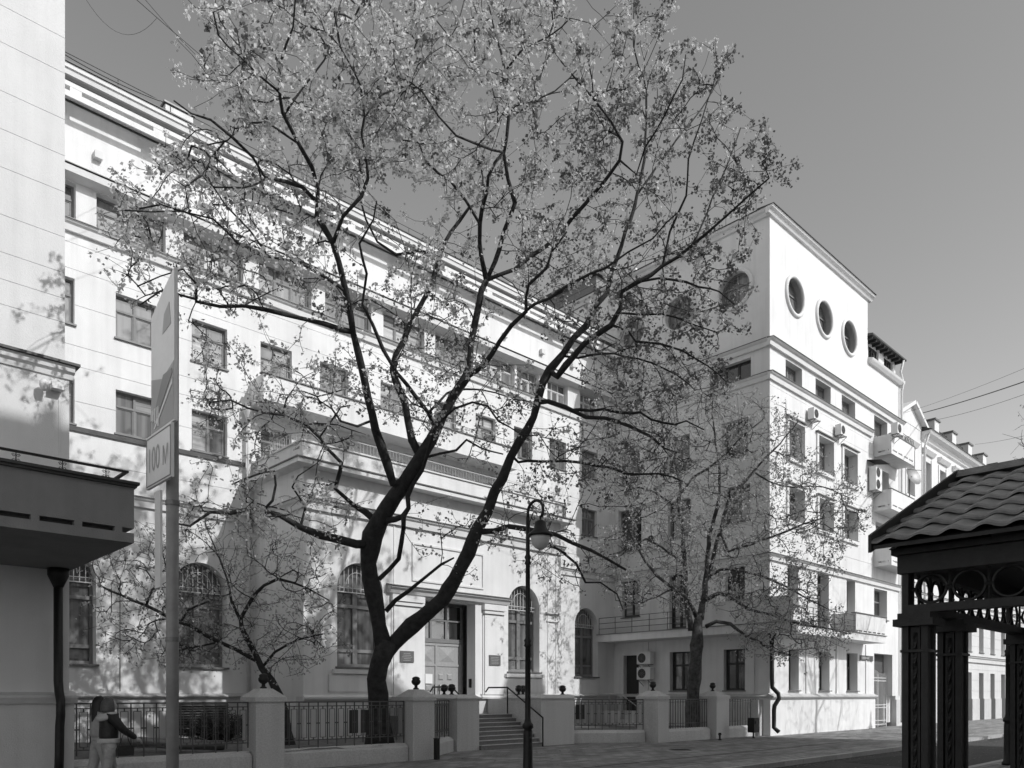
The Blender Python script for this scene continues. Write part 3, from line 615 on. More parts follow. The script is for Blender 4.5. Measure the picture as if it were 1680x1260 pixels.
for i, o in enumerate(l_ops):
    if o[0] != 'rect': continue
    k, a0, a1, z0, z1 = o
    if z0 < 0: continue
    if 8 < z0 < 13 and a0 < 39:   # moulded surrounds
        mb = MB(); mb.tb(TL, a0 - .17, a0, z0 - .02, z1 + .1, -.06, -.001); mb.tb(TL, a1, a1 + .02, z0 - .02, z1 + .1, -.06, -.001); mb.tb(TL, a0, a1, z1, z1 + .1, -.06, -.001); mb.build('surround', TRIM, ap)
        MB().tb(TL, a0 - .24, a1 + .12, z1 + .102, z1 + .15, -.14, -.001).build('hood', LEDGE, ap)
        MB().tb(TL, a0 - .18, a1 + .1, z0 - .2, z0 - .052, -.1, -.001).build('sill_block', TRIM, ap)
    window(ap, TL, a0, a1, z0, z1, .38 if z0 < 13 else .3, 2, .62 if z1 - z0 > 1.2 else None, fm=FRAME if z0 > 4 else FRAME_D, gm=GLASS if z0 > 8 else GLASS_D, sp=.1)
for c in (30.93, 33.72, 36.35): round_window(ap, TL, c, 18.43, .76)
# belts that turn the corner, tower cornice
belt(ap, TL, A0 - .2, RE + .1, 15.98, .26, .3); belt(ap, TW, B0 + .002, D - .005, 15.98, .26, .3)
belt(ap, TL, A0 - .16, 38.9, 14.64, .2, .3); belt(ap, TW, B0 + .002, D - .01, 14.64, .2, .3)
belt(ap, TL, A0 - .18, 42.6, 7.36, .2, .28); belt(ap, TW, B0 + .002, D - .2, 7.36, .2, .28)
for T_, u0, u1 in ((TL, A0 - .3, TX + .25), (TW, B0 + .003, 30.0)):
    cornice(ap, T_, u0, u1, [(-.02, 20.9), (.1, 20.92), (.16, 21.02), (.26, 21.08), (.3, 21.16), (-.02, 21.16)], TRIM, 'tower_cornice')
    cornice(ap, T_, u0, u1, [(-.4, 21.163), (.34, 21.163), (.34, 21.19), (-.4, 21.26)], GUTTER, 'tower_coping')
mb = MB(); mb.box(A0 + .4, TX, B0 + .5, 30, 17, 20.9); mb.box(A0 + .45, RE - .02, B0 + .5, 30, .2, 17); mb.build('rear_mass', STUCCO_T, ap)
MB().box(A0 + .02, A0 + .42, D - .001, 30, 17.65, 20.95).build('side_wall', STUCCO_T, ap)
MB().box(A0 + .1, TX - .05, B0 + .1, 30, 20.95, 21.1).build('roof_deck', ROOFM, ap)
mb = MB(); mb.box(29.6, 33, 25.0, 31, 21.1, 22.7); mb.build('roof_storey', ZINC, ap); MB().box(29.4, 33.2, 24.8, 31.2, 22.7, 22.86).build('roof_storey_eave', GUTTER, ap)
MB().box(30.2, 31.2, 23.0, 23.9, 21.1, 22.5).build('chimney', STUCCO_T, ap)
mb = MB()
for z in (21.6, 21.95): mb.tube([(A0 + .3, 16, z), (A0 + .3, 29, z)], .012, 4)
for k in range(10): mb.tube([(A0 + .3, 16 + k * 1.4, 21.1), (A0 + .3, 16 + k * 1.4, 21.95)], .012, 4)
mb.build('roof_railing', RAILM, ap)
# lower end bay: attic with overhanging roof
cornice(ap, TL, TX + .02, RE + .05, [(-.02, 17.85), (.12, 17.88), (.22, 18.0), (.26, 18.1), (-.02, 18.18)], TRIM, 'bay_cornice')
at_ops = [('rect', 39.2, 40.5, 18.45, 19.15), ('rect', 41.2, 42.4, 18.45, 19.15)]
wall(ap, TB(B0 + .25), TX + .02, RE, 18.18, 19.3, at_ops, .4, STUCCO_T, None, 'attic_wall')
for o in at_ops: window(ap, TB(B0 + .25), o[1], o[2], o[3], o[4], .1, 2, None, fm=FRAME_D, gm=GLASS_D, sill=False)
cornice(ap, TB(B0 + .25), TX + .02, RE + .2, [(-3, 20.1), (.5, 19.3), (.5, 19.22), (-3, 19.28)], GUTTER, 'attic_roof')
for k in range(9): MB().box(TX + .15 + k * .5, TX + .23 + k * .5, B0 - .15, B0 + .24, 19.1, 19.22).build('rafter_end', FRAME_D, ap)
mb = MB(); mb.tube([(RE - .1, B0 - .2, 19.2), (RE - .1, B0 - .05, 18.6), (RE - .12, B0 - .2, 18.0), (RE - .14, B0 - .12, 17.5), (RE - .14, B0 - .12, 8.0), (RE - .14, B0 - .12, .2)], .06, 8); mb.build('downpipe', PIPE_W, ap, True)
# wraparound balcony
poly = [(27.5, D - .01), (27.5, 13.7), (27.75, 13.62), (29.4, 14.2), (38.0, 14.2), (38.0, B0 - .002), (A0 - .002, B0 - .002), (A0 - .002, D - .01)]
wb = MB().prism(poly, lambda u, v, d: (u, v, d), 4.1, 4.42).build('wraparound_balcony', STUCCO_T, ap)
MB().prism([(p[0] - (.05 if p[0] < 28 else 0), p[1] - (.05 if p[1] < 15 else 0)) for p in poly[:5]] + [(38.05, 14.15), (38.05, B0 - .003), (A0 - .003, B0 - .003), (A0 - .003, D - .012)], lambda u, v, d: (u, v, d), 4.421, 4.45).build('slab_flashing', LEDGE, wb)
mb = MB(); mb.prism([(27.5, 18.3), (27.5, 13.7), (27.58, 13.66), (27.66, 13.7), (27.66, 18.3)], lambda u, v, d: (u, v, d), 4.45, 5.42); mb.build('corner_parapet', STUCCO_T, wb)
mb = MB(); mb.box(34.6, 38.0, 14.2, 14.34, 4.45, 5.3); mb.box(37.86, 38.0, 14.34, B0 - .004, 4.45, 5.3); mb.box(34.6, 34.74, 14.34, B0 - .004, 4.45, 5.3); mb.build('end_parapet', STUCCO_T, wb)
MB().box(34.55, 38.05, 14.15, 14.4, 5.302, 5.335).build('coping', LEDGE, wb)
mb = MB()
for k in range(6): mb.box(34.9 + k * .52, 35.25 + k * .52, 14.19, 14.21, 4.5, 4.545)
mb.build('slot_dark_strip', FRAME_D, wb)
mb = MB()
for z in (4.7, 4.95, 5.2): mb.tube([(29.5, 14.24, z), (34.6, 14.24, z)], .014, 5)
for k in range(6): mb.tube([(29.5 + k * 1.0, 14.24, 4.42), (29.5 + k * 1.0, 14.24, 5.2)], .016, 5)
mb.build('railing', RAILM, wb); mb = MB()
for z in (4.7, 4.95, 5.2): mb.tube([(27.56, 18.3, z), (27.56, D - .1, z)], .014, 5)
for k in range(6): mb.tube([(27.56, 18.35 + k * .95, 4.42), (27.56, 18.35 + k * .95, 5.2)], .016, 5)
mb.build('railing', RAILM, wb)
for a in (31.9, 34.9, 38.2): MB().tb(TL, a, a + .1, 1.72, 4.09, -.05, -.001).build('lesene', STUCCO_T, ap)
for b in (21.2, 18.6, 15.9): MB().tb(TW, b, b + .1, 1.72, 4.09, -.05, -.001).build('lesene', STUCCO_T, ap)
# three small balconies at the street end
for zt in (14.42, 11.72, 8.98):
    zb = zt - .98; mb = MB(); mb.box(39.25, 42.3, 14.4, B0 - .003, zb, zb + .16)
    mb.box(39.25, 42.3, 14.4, 14.5, zb + .24, zt); mb.box(39.25, 39.35, 14.5, B0 - .004, zb + .24, zt); mb.box(42.2, 42.3, 14.5, B0 - .004, zb + .24, zt)
    for k in range(5): mb.box(39.25 + k * .72, 39.42 + k * .72, 14.4, 14.5, zb + .16, zb + .24)
    mb.box(39.25, 39.35, 14.55, 14.7, zb + .16, zb + .24); mb.box(39.25, 39.35, 15.05, B0 - .005, zb + .16, zb + .24)
    bl = mb.build('balcony', STUCCO_T, ap); MB().box(39.22, 42.33, 14.37, 14.53, zt + .001, zt + .03).build('coping', LEDGE, bl)
mb = MB()
for k in range(8):
    c = 39.5 + k * .38
    mb.ring((c, 14.45, 14.62), (1, 0, 0), (0, 0, 1), .11, .012, 12, 4); mb.tube([(c + .19, 14.45, 14.45), (c + .19, 14.45, 14.8)], .01, 4)
mb.tube([(39.3, 14.45, 14.8), (42.3, 14.45, 14.8)], .014, 4); mb.build('scroll_railing', RAILM, ap)
# pale iron gate; dark panel behind stands in for the passage's shade
gt = MB(); gt.box(39.31, 41.65, B0 + .44, B0 + .49, -.04, 3.71); gt.build('gateway_shade_panel', RAILM, ap)
gate = MB(); g0, g1 = 39.36, 41.6
for z in (.12, .32, .98, 1.12, 2.35, 2.5): gate.box(g0, g1, B0 + .28, B0 + .32, z, z + .035)
for k in range(15):
    a = g0 + (g1 - g0) * k / 14; gate.box(a - .012, a + .012, B0 + .285, B0 + .315, .05, 2.85 + .1 * math.sin(k * .45))
for a in (g0, (g0 + g1) / 2, g1): gate.box(a - .03, a + .03, B0 + .27, B0 + .33, .03, 2.7)
tag(gate.build('iron_gate', GRILLE), 'pale iron bar gate closing the dark carriageway', 'gate')
hp = thing('house_number_plate', (37.9, B0 - .03, 3.42), 'small dark street name plate on the wall left of the gate', 'sign')
MB().tb(TL, 37.55, 38.75, 3.32, 3.56, -.05, -.001).build('plate', SIGND, hp)
mb = MB()
for k in range(9): mb.tb(TL, 37.62 + k * .1, 37.69 + k * .1, 3.4, 3.48, -.053, -.0505)
mb.build('lettering', LETTER, hp); MB().tb(TL, 38.8, 39.05, 3.3, 3.56, -.06, -.001).build('number_plate', SIGND, hp)
# black downpipe with a double bend at the corner
dp = MB(); x = A0 - .2; y = B0 - .2
dp.tube([(x, y, 4.08), (x, y, 2.3), (x, y - .01, 1.95), (x + .13, y - .2, 1.7), (x + .15, y - .22, 1.5), (x - .02, y - .12, 1.22), (x - .03, y - .1, 1.05), (x - .03, y - .1, .35), (x - .02, y - .3, .18)], .085, 10)
dp.lathe([(.09, 0), (.18, .22), (.18, .3)], (x, y, 3.85), 10)
tag(dp.build('downpipe', BLACK, None, True), 'black bent downpipe on the corner of the corner house', 'downpipe')
# air conditioners
def aircon(c, face, label, fans=1, sc=1.0, bracket=True):
    """face 'a': on the side wall looking along -X; 'b': on the street wall"""
    o = thing('air_conditioner', c, label, 'air conditioner', 'wall mounted air conditioner units')
    w, h, t = .75 * sc, (.55 if fans == 1 else 1.15) * sc, .32 * sc
    def X(u, z, d):
        return (c[0] - d, c[1] - u, c[2] + z) if face == 'a' else (c[0] + u, c[1] - d, c[2] + z)
    MB().prism([(-w / 2, 0), (w / 2, 0), (w / 2, h), (-w / 2, h)], lambda u, z, d: X(u, z, d), .06, .06 + t).build('casing', ACW, o)
    for k in range(fans):
        cz = h * (k + .5) / fans; cu = -w * .13; r = min(h / fans, w) * .4
        pts = [X(cu + r * math.cos(2 * math.pi * i / 20), cz + r * math.sin(2 * math.pi * i / 20), .06 + t + .004) for i in range(20)]
        MB().add(pts, [tuple(range(20))]).build('fan_opening', FRAME_D, o)
        mb = MB()
        for rr in (.35, .62, .9): mb.tube([X(cu + r * rr * math.cos(2 * math.pi * i / 18), cz + r * rr * math.sin(2 * math.pi * i / 18), .06 + t + .012) for i in range(18)], .007 * sc, 4, True)
        for i in range(4): mb.tube([X(cu + r * math.cos(math.pi * i / 4), cz + r * math.sin(math.pi * i / 4), .06 + t + .014), X(cu - r * math.cos(math.pi * i / 4), cz - r * math.sin(math.pi * i / 4), .06 + t + .014)], .006 * sc, 4)
        mb.build('fan_guard', ZINC, o)
    for u in (-w * .35, w * .35):
        mb = MB(); mb.tube([X(u, -.02, 0), X(u, -.02, .1 + t)], .018, 4); mb.tube([X(u, -.3, 0), X(u, -.02, .1 + t)], .014, 4); mb.build('bracket', ZINC, o)
aircon((A0 - .01, 21.2, 3.05), 'a', 'upper of two white air conditioners beside the side door'); aircon((A0 - .01, 21.2, 2.35), 'a', 'lower of two white air conditioners beside the side door')
aircon((A0 - .01, 20.7, 8.35), 'a', 'white air conditioner high on the shaded side wall')
aircon((32.3, B0 - .01, 13.5), 'b', 'leftmost white air conditioner under the round windows', 1, .85); aircon((35.0, B0 - .01, 13.45), 'b', 'second air conditioner from the corner, under the sill band', 1, .85)
aircon((39.35, B0 - .85, 14.3), 'b', 'small air conditioner above the top balcony', 1, .95); aircon((38.9, B0 - .01, 11.65), 'b', 'tall twin fan air conditioner between the balconies', 2, 1.0)
mb = MB(); mb.add([(38.4, B0 - .7, 12.98), (39.5, B0 - .7, 12.98), (39.5, B0, 13.12), (38.4, B0, 13.12), (38.4, B0 - .7, 13.0), (39.5, B0 - .7, 13.0), (39.5, B0, 13.14), (38.4, B0, 13.14)], [(0, 3, 2, 1), (4, 5, 6, 7), (0, 1, 5, 4), (1, 2, 6, 5), (3, 0, 4, 7)]); mb.build('canopy', FRAME_D, ap)
ds = thing('satellite_dish', (41.5, 14.3, 11.9), 'grey satellite dish on the middle balcony', 'satellite dish')
mb = MB(); pts = []; n = 18
cen = Vector((41.5, 14.15, 12.75)); nrm = Vector((-.25, -.85, .3)).normalized(); ux = nrm.orthogonal().normalized(); uy = nrm.cross(ux)
vs = [cen - nrm * .12]; fs = []
for j in range(1, 5):
    r = .52 * j / 4
    for k in range(n): vs.append(cen + ux * r * math.cos(2 * math.pi * k / n) + uy * r * math.sin(2 * math.pi * k / n) - nrm * .12 * (1 - (j / 4) ** 2))
for k in range(n): fs.append((0, 1 + k, 1 + (k + 1) % n))
for j in range(3):
    for k in range(n): fs.append((1 + j * n + k, 1 + (j + 1) * n + k, 1 + (j + 1) * n + (k + 1) % n, 1 + j * n + (k + 1) % n))
MB().add(vs, fs).build('reflector', ZINC, ds, True)
MB().tube([(41.5, 14.35, 11.7), (41.5, 14.35, 12.6), tuple(cen - nrm * .1)], .03, 6).build('mast', ZINC, ds); MB().tube([tuple(cen - uy * .45), tuple(cen + nrm * .45)], .015, 5).build('feed_arm', ZINC, ds)
# side door stoop
sp = thing('side_door_steps', (28, 21.5, 0), 'small concrete stoop with pale handrails at the side door', 'steps')
for k in range(4): MB().box(27.0 + k * .25, 28.72, 20.6 + k * .05, 21.6, .2 + k * .18, .38 + k * .18 - .002).build('step', CONC, sp)
MB().box(27.2, 28.72, 21.6, 23.0, .2, .92).build('landing', CONC, sp)
mb = MB(); mb.tube([(27.25, 22.9, .9), (27.25, 22.9, 1.7), (27.25, 21.6, 1.7), (27.0, 20.5, 1.15), (27.0, 20.5, .3)], .022, 6); mb.tube([(27.25, 21.6, .9), (27.25, 21.6, 1.7)], .018, 6); mb.tube([(27.25, 22.25, .9), (27.25, 22.25, 1.7)], .018, 6); mb.tube([(28.5, 21.6, .9), (28.5, 21.6, 1.7), (28.5, 20.5, 1.15), (28.5, 20.5, .3)], .022, 6)
mb.build('handrail', FRAME_L, sp)
for c in (23.0, 24.0, 25.0, 26.0): pass
for (u0, u1) in ((25.5, 25.75), (25.85, 26.1), (26.2, 26.45)): MB().tb(TB(D - .165), u0, u1, .55, 1.2, -.01, -.001).build('cellar_window', FRAME_D, ob)
for (u0, u1) in ((12.3, 12.6), (12.7, 13.0), (13.1, 13.4)): MB().tb(TB(BB), u0, u1, .5, 1.2, -.01, -.001).build('cellar_window', FRAME_D, ob)

# ================================================================== LEFT STUCCO HOUSE
LB = 15.5; LA = 3.68
lh = thing('stucco_house', (0, 20, 0), 'pale stucco house at the left edge with a deep shaded balcony', 'building')
lc = [8.32, 8.75, 9.21, 9.85, 10.66, 11.31, 11.96, 12.79, 13.42, 14.25, 14.9, 15.7, 16.4, 17.2, 18.0, 18.8]
wall(lh, TB(LB), -9, LA, 7.5, 21, [], .6, STUCCO_L, lc, 'upper_wall', .009)
MB().box(-9, LA - .002, LB + .6, 28, 7.3, 21).build('rear_mass', STUCCO_L, lh); MB().box(-9, LA - .005, LB + .5, 28, 0, 7.3).build('rear_mass', STUCCO_L, lh)
wall(lh, TB(LB - .08), -9, LA + .05, 1.65, 7.3, [], .7, STUCCO_W, None, 'lower_wall')
MB().tb(TB(LB - .08), LA - .12, LA - .1, 4.7, 7.2, -.012, -.001).build('corner_bead', TRIM, lh)
cornice(lh, TB(LB - .08), -9, LA + .12, [(-.3, 7.28), (.03, 7.28), (.05, 7.36), (.1, 7.4), (.12, 7.5), (-.3, 7.52)], TRIM, 'cornice')
cornice(lh, TB(LB - .08), -9, LA + .19, [(-.5, 7.522), (.17, 7.505), (.17, 7.55), (-.5, 7.62)], GUTTER, 'cornice_flashing')
wall(lh, TB(LB - .2), -9, LA + .1, -.05, 1.5, [], .7, PLINTH, None, 'plinth')
cornice(lh, TB(LB - .2), -9, LA + .14, [(-.2, 1.5), (.05, 1.5), (.1, 1.6), (.1, 1.64), (-.2, 1.72)], PLINTH, 'plinth_ledge')
YB = 11.9; mb = MB(); mb.box(-9, LA + .04, YB, LB - .09, 3.86, 4.0)
mb.box(-9, LA + .04, YB, YB + .12, 4.07, 4.66); mb.box(LA - .08, LA + .04, YB + .12, LB - .09, 4.07, 4.66)
u = LA + .04
while u > -8: mb.box(u - .26, u - .16, YB, YB + .12, 4.0, 4.07); u -= .52
mb.box(LA - .08, LA + .04, YB + .5, YB + .8, 4.0, 4.07)
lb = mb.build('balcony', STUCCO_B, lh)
MB().box(-9, LA - .1, YB + .1, YB + .115, 3.99, 4.08).build('slot_dark_strip', FRAME_D, lb)  # dark strip behind the open slots, coloured in place of their inner shade
mb = MB(); mb.box(-9, LA + .07, YB - .04, YB + .18, 4.662, 4.7); mb.box(-9, LA + .1, YB - .07, YB + .2, 4.7, 4.74); mb.box(LA - .1, LA + .1, YB + .2, LB - .1, 4.662, 4.74); mb.build('coping', GUTTER, lb)
mb = MB(); mb.tb(TB(YB), -9, LA - .02, 4.88, 4.91, .04, .08); mb.box(LA - .07, LA - .02, YB + .08, LB - .1, 4.88, 4.91); mb.build('handrail', BLACK, lb)
def scroll(mb, c, s, sx, sz):
    pts = []
    for k in range(17):
        t = k / 16 * 2.6 * math.pi; r = s * (1 - k / 16 * .75); pts.append((c[0] + sx * (r * math.cos(t) - s), c[1], c[2] + sz * r * math.sin(t)))
    mb.tube(pts, .004, 4)
u = LA - .32
while u > 0:
    mb = MB(); cz = 4.81
    for sx in (-1, 1):
        for sz in (-1, 1): scroll(mb, (u + sx * .052, YB + .06, cz + sz * .03), .024, sx, sz)
    mb.tube([(u, YB + .06, 4.74), (u, YB + .06, 4.88)], .007, 5); mb.build('scroll', BLACK, lb); u -= .55
pp = MB(); x = 3.5; y = LB - .32
pp.tube([(x, y, 4.0), (x, y, 1.9), (x, y - .06, 1.7), (x, y - .16, 1.55), (x, y - .16, 1.3), (x, y - .1, 1.1), (x - .02, y - .16, .6), (x - .02, y - .1, .1)], .075, 10); pp.lathe([(.08, -.3), (.17, -.1), (.17, .02)], (x, y, 3.83), 12)
tag(pp.build('downpipe', BLACK, None, True), 'dark downpipe with funnel under the left balcony', 'downpipe')
sc_ = thing('security_camera', (3.35, LB - .2, 7.0), 'small white dome camera on the left house wall under the cornice', 'camera')
MB().box(3.42, 3.6, LB - .26, LB - .09, 7.02, 7.14).build('mount_box', ACW, sc_); MB().lathe([(.02, -.13), (.06, -.1), (.075, -.03), (.07, .03), (.03, .07)], (3.3, LB - .24, 7.06), 12).build('dome', ACW, sc_, True)
MB().tube([(3.3, LB - .2, 7.1), (3.45, LB - .18, 7.1)], .02, 6).build('arm', ACW, sc_)

# ================================================================== FAR HOUSE DOWN THE STREET
fh = thing('town_house', (60, 20, 0), 'ornate pale town house with gable and roof posts down the street', 'building')
FB = 15.5; TF = TB(FB); f_ops = []
for k in range(16):
    a = 47.6 + k * 2.55
    f_ops += [('rect', a - .55, a + .55, 12.7, 15.0), ('rect', a - .55, a + .55, 8.2, 10.4), ('rect', a - .5, a + .5, 4.45, 6.3), ('rect', a - .5, a + .5, -.05, 3.1)]
f_ops += [('rect', 44.4, 45.5, 12.7, 15.0), ('rect', 44.4, 45.5, 8.2, 10.4), ('rect', 44.4, 45.5, 4.45, 6.3)]
wall(fh, TF, 42.8, 90, 1.4, 16.5, f_ops, .4, STUCCO_F, [1.9, 2.6, 3.3, 4.15, 4.8, 5.5, 6.2, 6.9], 'street_wall')
wall(fh, TB(FB - .05), 42.8, 90, -.05, 1.4, f_ops, .45, PLINTH, None, 'dado')
for o in f_ops:
    k, a0, a1, z0, z1 = o
    if a0 > 70: 
        MB().tb(TF, a0, a1, z0, z1, .25, .3).build('window', FRAME if z0 > 1 else FRAME_D, fh); continue
    if z0 < 1: MB().tb(TF, a0, a1, z0, z1, .3, .35).build('shopfront_door', FRAME_D, fh); continue
    window(fh, TF, a0, a1, z0, z1, .28, 2, .7, fm=FRAME_L)
    if z0 > 8:
        cornice(fh, TF, a0 - .3, a1 + .3, [(-.01, z1 + .35), (.1, z1 + .35), (.25, z1 + .55), (.25, z1 + .62), (-.01, z1 + .66)], TRIM, 'window_hood')
        mb = MB(); mb.tb(TF, a0 - .2, a0 - .02, z0 - .1, z1 + .2, -.05, -.001); mb.tb(TF, a1 + .02, a1 + .2, z0 - .1, z1 + .2, -.05, -.001); mb.tb(TF, a0 - .2, a1 + .2, z0 - .3, z0 - .1, -.08, -.001); mb.build('surround', TRIM, fh)
belt(fh, TF, 42.8, 90, 4.15, .25, .4); belt(fh, TF, 42.8, 90, 7.4, .2, .3)
cornice(fh, TF, 46.6, 90, [(-.01, 16.0), (.12, 16.05), (.2, 16.25), (.45, 16.35), (.55, 16.5), (-.01, 16.55)], TRIM, 'cornice')
cornice(fh, TF, 46.6, 90, [(-3, 18.0), (.58, 16.553), (.58, 16.502), (-3, 16.51)], GUTTER, 'roof')
for k in range(12):
    a = 48.5 + k * 3.1; MB().box(a, a + .75, FB - .1, FB + .6, 16.6, 17.62).build('roof_post', STUCCO_F, fh); MB().box(a - .08, a + .83, FB - .18, FB + .68, 17.62, 17.72).build('post_cap', LEDGE, fh)
    mb = MB()
    for z in (16.95, 17.4): mb.tube([(a + .75, FB + .2, z), (a + 3.1, FB + .2, z)], .02, 4)
    for j in range(8): mb.tube([(a + .85 + j * .3, FB + .2, 16.7), (a + .85 + j * .3, FB + .2, 17.45)], .015, 4)
    mb.build('roof_railing', RAILM, fh)
gb = MB(); gb.prism([(42.9, 16.5), (46.9, 16.5), (46.9, 16.6), (45.0, 17.6), (42.9, 16.6)], lambda u, z, d: (u, FB + d, z), -.02, .5); gb.build('gable', STUCCO_F, fh)
for p, q in (((47.1, 16.5), (45.0, 17.6)), ((45.0, 17.6), (42.8, 16.5))):
    d_ = Vector((q[0] - p[0], q[1] - p[1])).normalized(); nn = Vector((-d_.y, d_.x)) * (1 if p[0] > 46 else 1)
    if nn.y < 0: nn = -nn
    MB().prism([p, q, (q[0] + nn.x * .18, q[1] + nn.y * .18), (p[0] + nn.x * .18, p[1] + nn.y * .18)], lambda u, z, dd: (u, FB + dd, z), -.3, .7).build('gable_cornice', TRIM, fh)
MB().box(42.9, 90, FB + .4, 30, 0, 16.5).build('rear_mass', STUCCO_F, fh); MB().box(43.5, 47, 22, 24, 16.5, 20.0).build('rear_chimney', STUCCO_F, fh)
mb = MB(); mb.tube([(46.75, FB - .4, 16.4), (46.75, FB - .15, 15.7), (46.75, FB - .12, .2)], .06, 6); mb.build('downpipe', PIPE_W, fh, True)
for a in (45.3, 46.6): MB().tube([(a, 23, 18), (a, 23, 21.0 - (a - 45) * .4)], .03, 5).build('antenna', BLACK, fh)
ft = thing('far_terrace', (110, 17, 0), 'pale row of houses at the far end of the street', 'building')
mb = MB(); mb.box(90.5, 150, 14.5, 30, 0, 13.5); mb.build('wall', STUCCO_F, ft)
for k in range(18):
    for z in (1.0, 5.0, 9.0): MB().box(92 + k * 3, 93.2 + k * 3, 14.46, 14.49, z, z + 2).build('window', FRAME_D, ft)

# ================================================================== HOUSE ACROSS THE STREET, BEHIND THE CAMERA (shades the pavement)
ch = thing('opposite_house', (0, -15, 0), 'tall pale house across the street, outside the picture, shading the pavement', 'building')
OB = -4.0
MB().box(-2, 34.0, OB - 12, OB, 0, 20.1).build('wall', STUCCO_F, ch)
MB().box(-2, 18.3, OB - 8, OB, 20.1, 21.99).build('attic', STUCCO_F, ch)
MB().box(9.44, 9.70, OB - 1, OB, 21.99, 22.28).build('chimney', STUCCO_F, ch)
MB().prism([(18.3, 20.1), (22.3, 20.1), (22.1, 20.8), (20.3, 22.1), (18.3, 22.45)], lambda u, z, d: (u, OB + d, z), -5, 0).build('gable', STUCCO_F, ch)
MB().prism([(25.6, 20.1), (28.5, 20.1), (28.1, 21.5), (26.3, 21.5)], lambda u, z, d: (u, OB + d, z), -5, 0).build('dormer', STUCCO_F, ch)
for k in range(9):
    for j in range(6): MB().box(6.5 + k * 3, 7.8 + k * 3, OB + .005, OB + .02, 1.5 + j * 3.1, 3.3 + j * 3.1).build('window', GLASS_D, ch)
ch2 = thing('opposite_terrace', (80, -15, 0), 'lower pale house further along the opposite side, outside the picture', 'building')
MB().box(60, 140, -24, -6, 0, 14).build('wall', STUCCO_F, ch2)

# ================================================================== PAVILION AT THE RIGHT EDGE
kv = thing('pavilion', (9.4, .9, 0), 'dark wooden pavilion with ringed frieze and tiled gable roof at right edge', 'pavilion')
PB0, PB1 = -.95, 2.66; PA0, PA1 = 7.5, 11.32
def post(a, b):
    mb = MB(); w = .22; t = .055
    for i in (0, 1):
        for j in (0, 1):
            x = a + i * (w - t); y = b + j * (w - t); mb.box(x, x + t, y, y + t, 0, 2.28)
    p = mb.build('post', KIOSK, kv)
    mb = MB(); n = 60; vs = []
    for k in range(n + 1):
        t_ = k / n * 24; z = .12 + k / n * 2.1
        for q in range(4):
            an = t_ + q * math.pi / 2; vs.append((a + .012 + .02 * math.cos(an), b + w / 2 + .02 * math.sin(an), z))
    mb.add(vs, [(k * 4 + q, k * 4 + (q + 1) % 4, (k + 1) * 4 + (q + 1) % 4, (k + 1) * 4 + q) for k in range(n) for q in range(4)]); mb.build('twisted_rod', BLACK, p)
    MB().box(a + .02, a + w - .02, b + .07, b + w - .07, 0, 2.27).build('core', KIOSK, p); MB().box(a + .07, a + w - .07, b + .02, b + w - .02, 0, 2.269).build('core', KIOSK, p)
    mb = MB(); mb.box(a - .06, a + w + .06, b - .06, b + w + .06, 2.28, 2.345); mb.box(a - .03, a + w + .03, b - .03, b + w + .03, 2.344, 2.40); mb.build('capital', KIOSK, p); MB().box(a - .06, a + w + .06, b - .06, b + w + .06, 0, .12).build('foot', KIOSK, p)
    mb = MB(); mb.box(a - .012, a + w + .012, b - .012, b + w + .012, 2.04, 2.065); mb.build('strap', BLACK, p)
for a in (PA0, 8.45, 11.1):
    for b in (PB0, PB1 - .22): post(a, b)
for nm, z0, z1 in (('lower_beam', 2.402, 2.475), ('upper_beam', 2.765, 2.93)):
    o = .03 if z0 > 2.6 else 0
    for (x0, x1, y0, y1) in ((PA0 - o, PA0 + .16, PB0, PB1 + o), (PA1 - .16, PA1 + o, PB0, PB1 + o), (PA0 + .161, PA1 - .161, PB1 - .16, PB1 + o - .001), (PA0 + .161, PA1 - .161, PB0, PB0 + .16)):
        MB().box(x0, x1, y0, y1, z0, z1).build(nm, KIOSK, kv)
def frieze(c0, d, n, up=Vector((0, 0, 1))):
    for k in range(n):
        c = c0 + d * (.155 + k * .31); MB().ring(tuple(c), tuple(d), tuple(up), .128, .014, 26, 6).build('ring', BLACK, kv)
        p = c0 + d * (k * .31); mb = MB(); mb.tube([tuple(p - up * .15), tuple(p + up * .15)], .013, 5); mb.tube([tuple(p - d * .035), tuple(p + d * .035)], .02, 6); mb.build('divider', BLACK, kv)
zc = Vector((0, 0, 2.62))
frieze(Vector((PA0 + .08, PB1 - .07, 2.62)), Vector((0, -1, 0)), 11); frieze(Vector((PA1 - .08, PB1 - .07, 2.62)), Vector((0, -1, 0)), 11)
frieze(Vector((PA0 + .2, PB1 - .08, 2.62)), Vector((1, 0, 0)), 11); frieze(Vector((PA0 + .2, PB0 + .08, 2.62)), Vector((1, 0, 0)), 11)
for b in (PB0, PB1 - .22): MB().box(PA0, PA0 + .1, b if b < 0 else b + .165, (b if b < 0 else b + .165) + .055, 2.476, 2.764).build('frieze_block', KIOSK, kv)
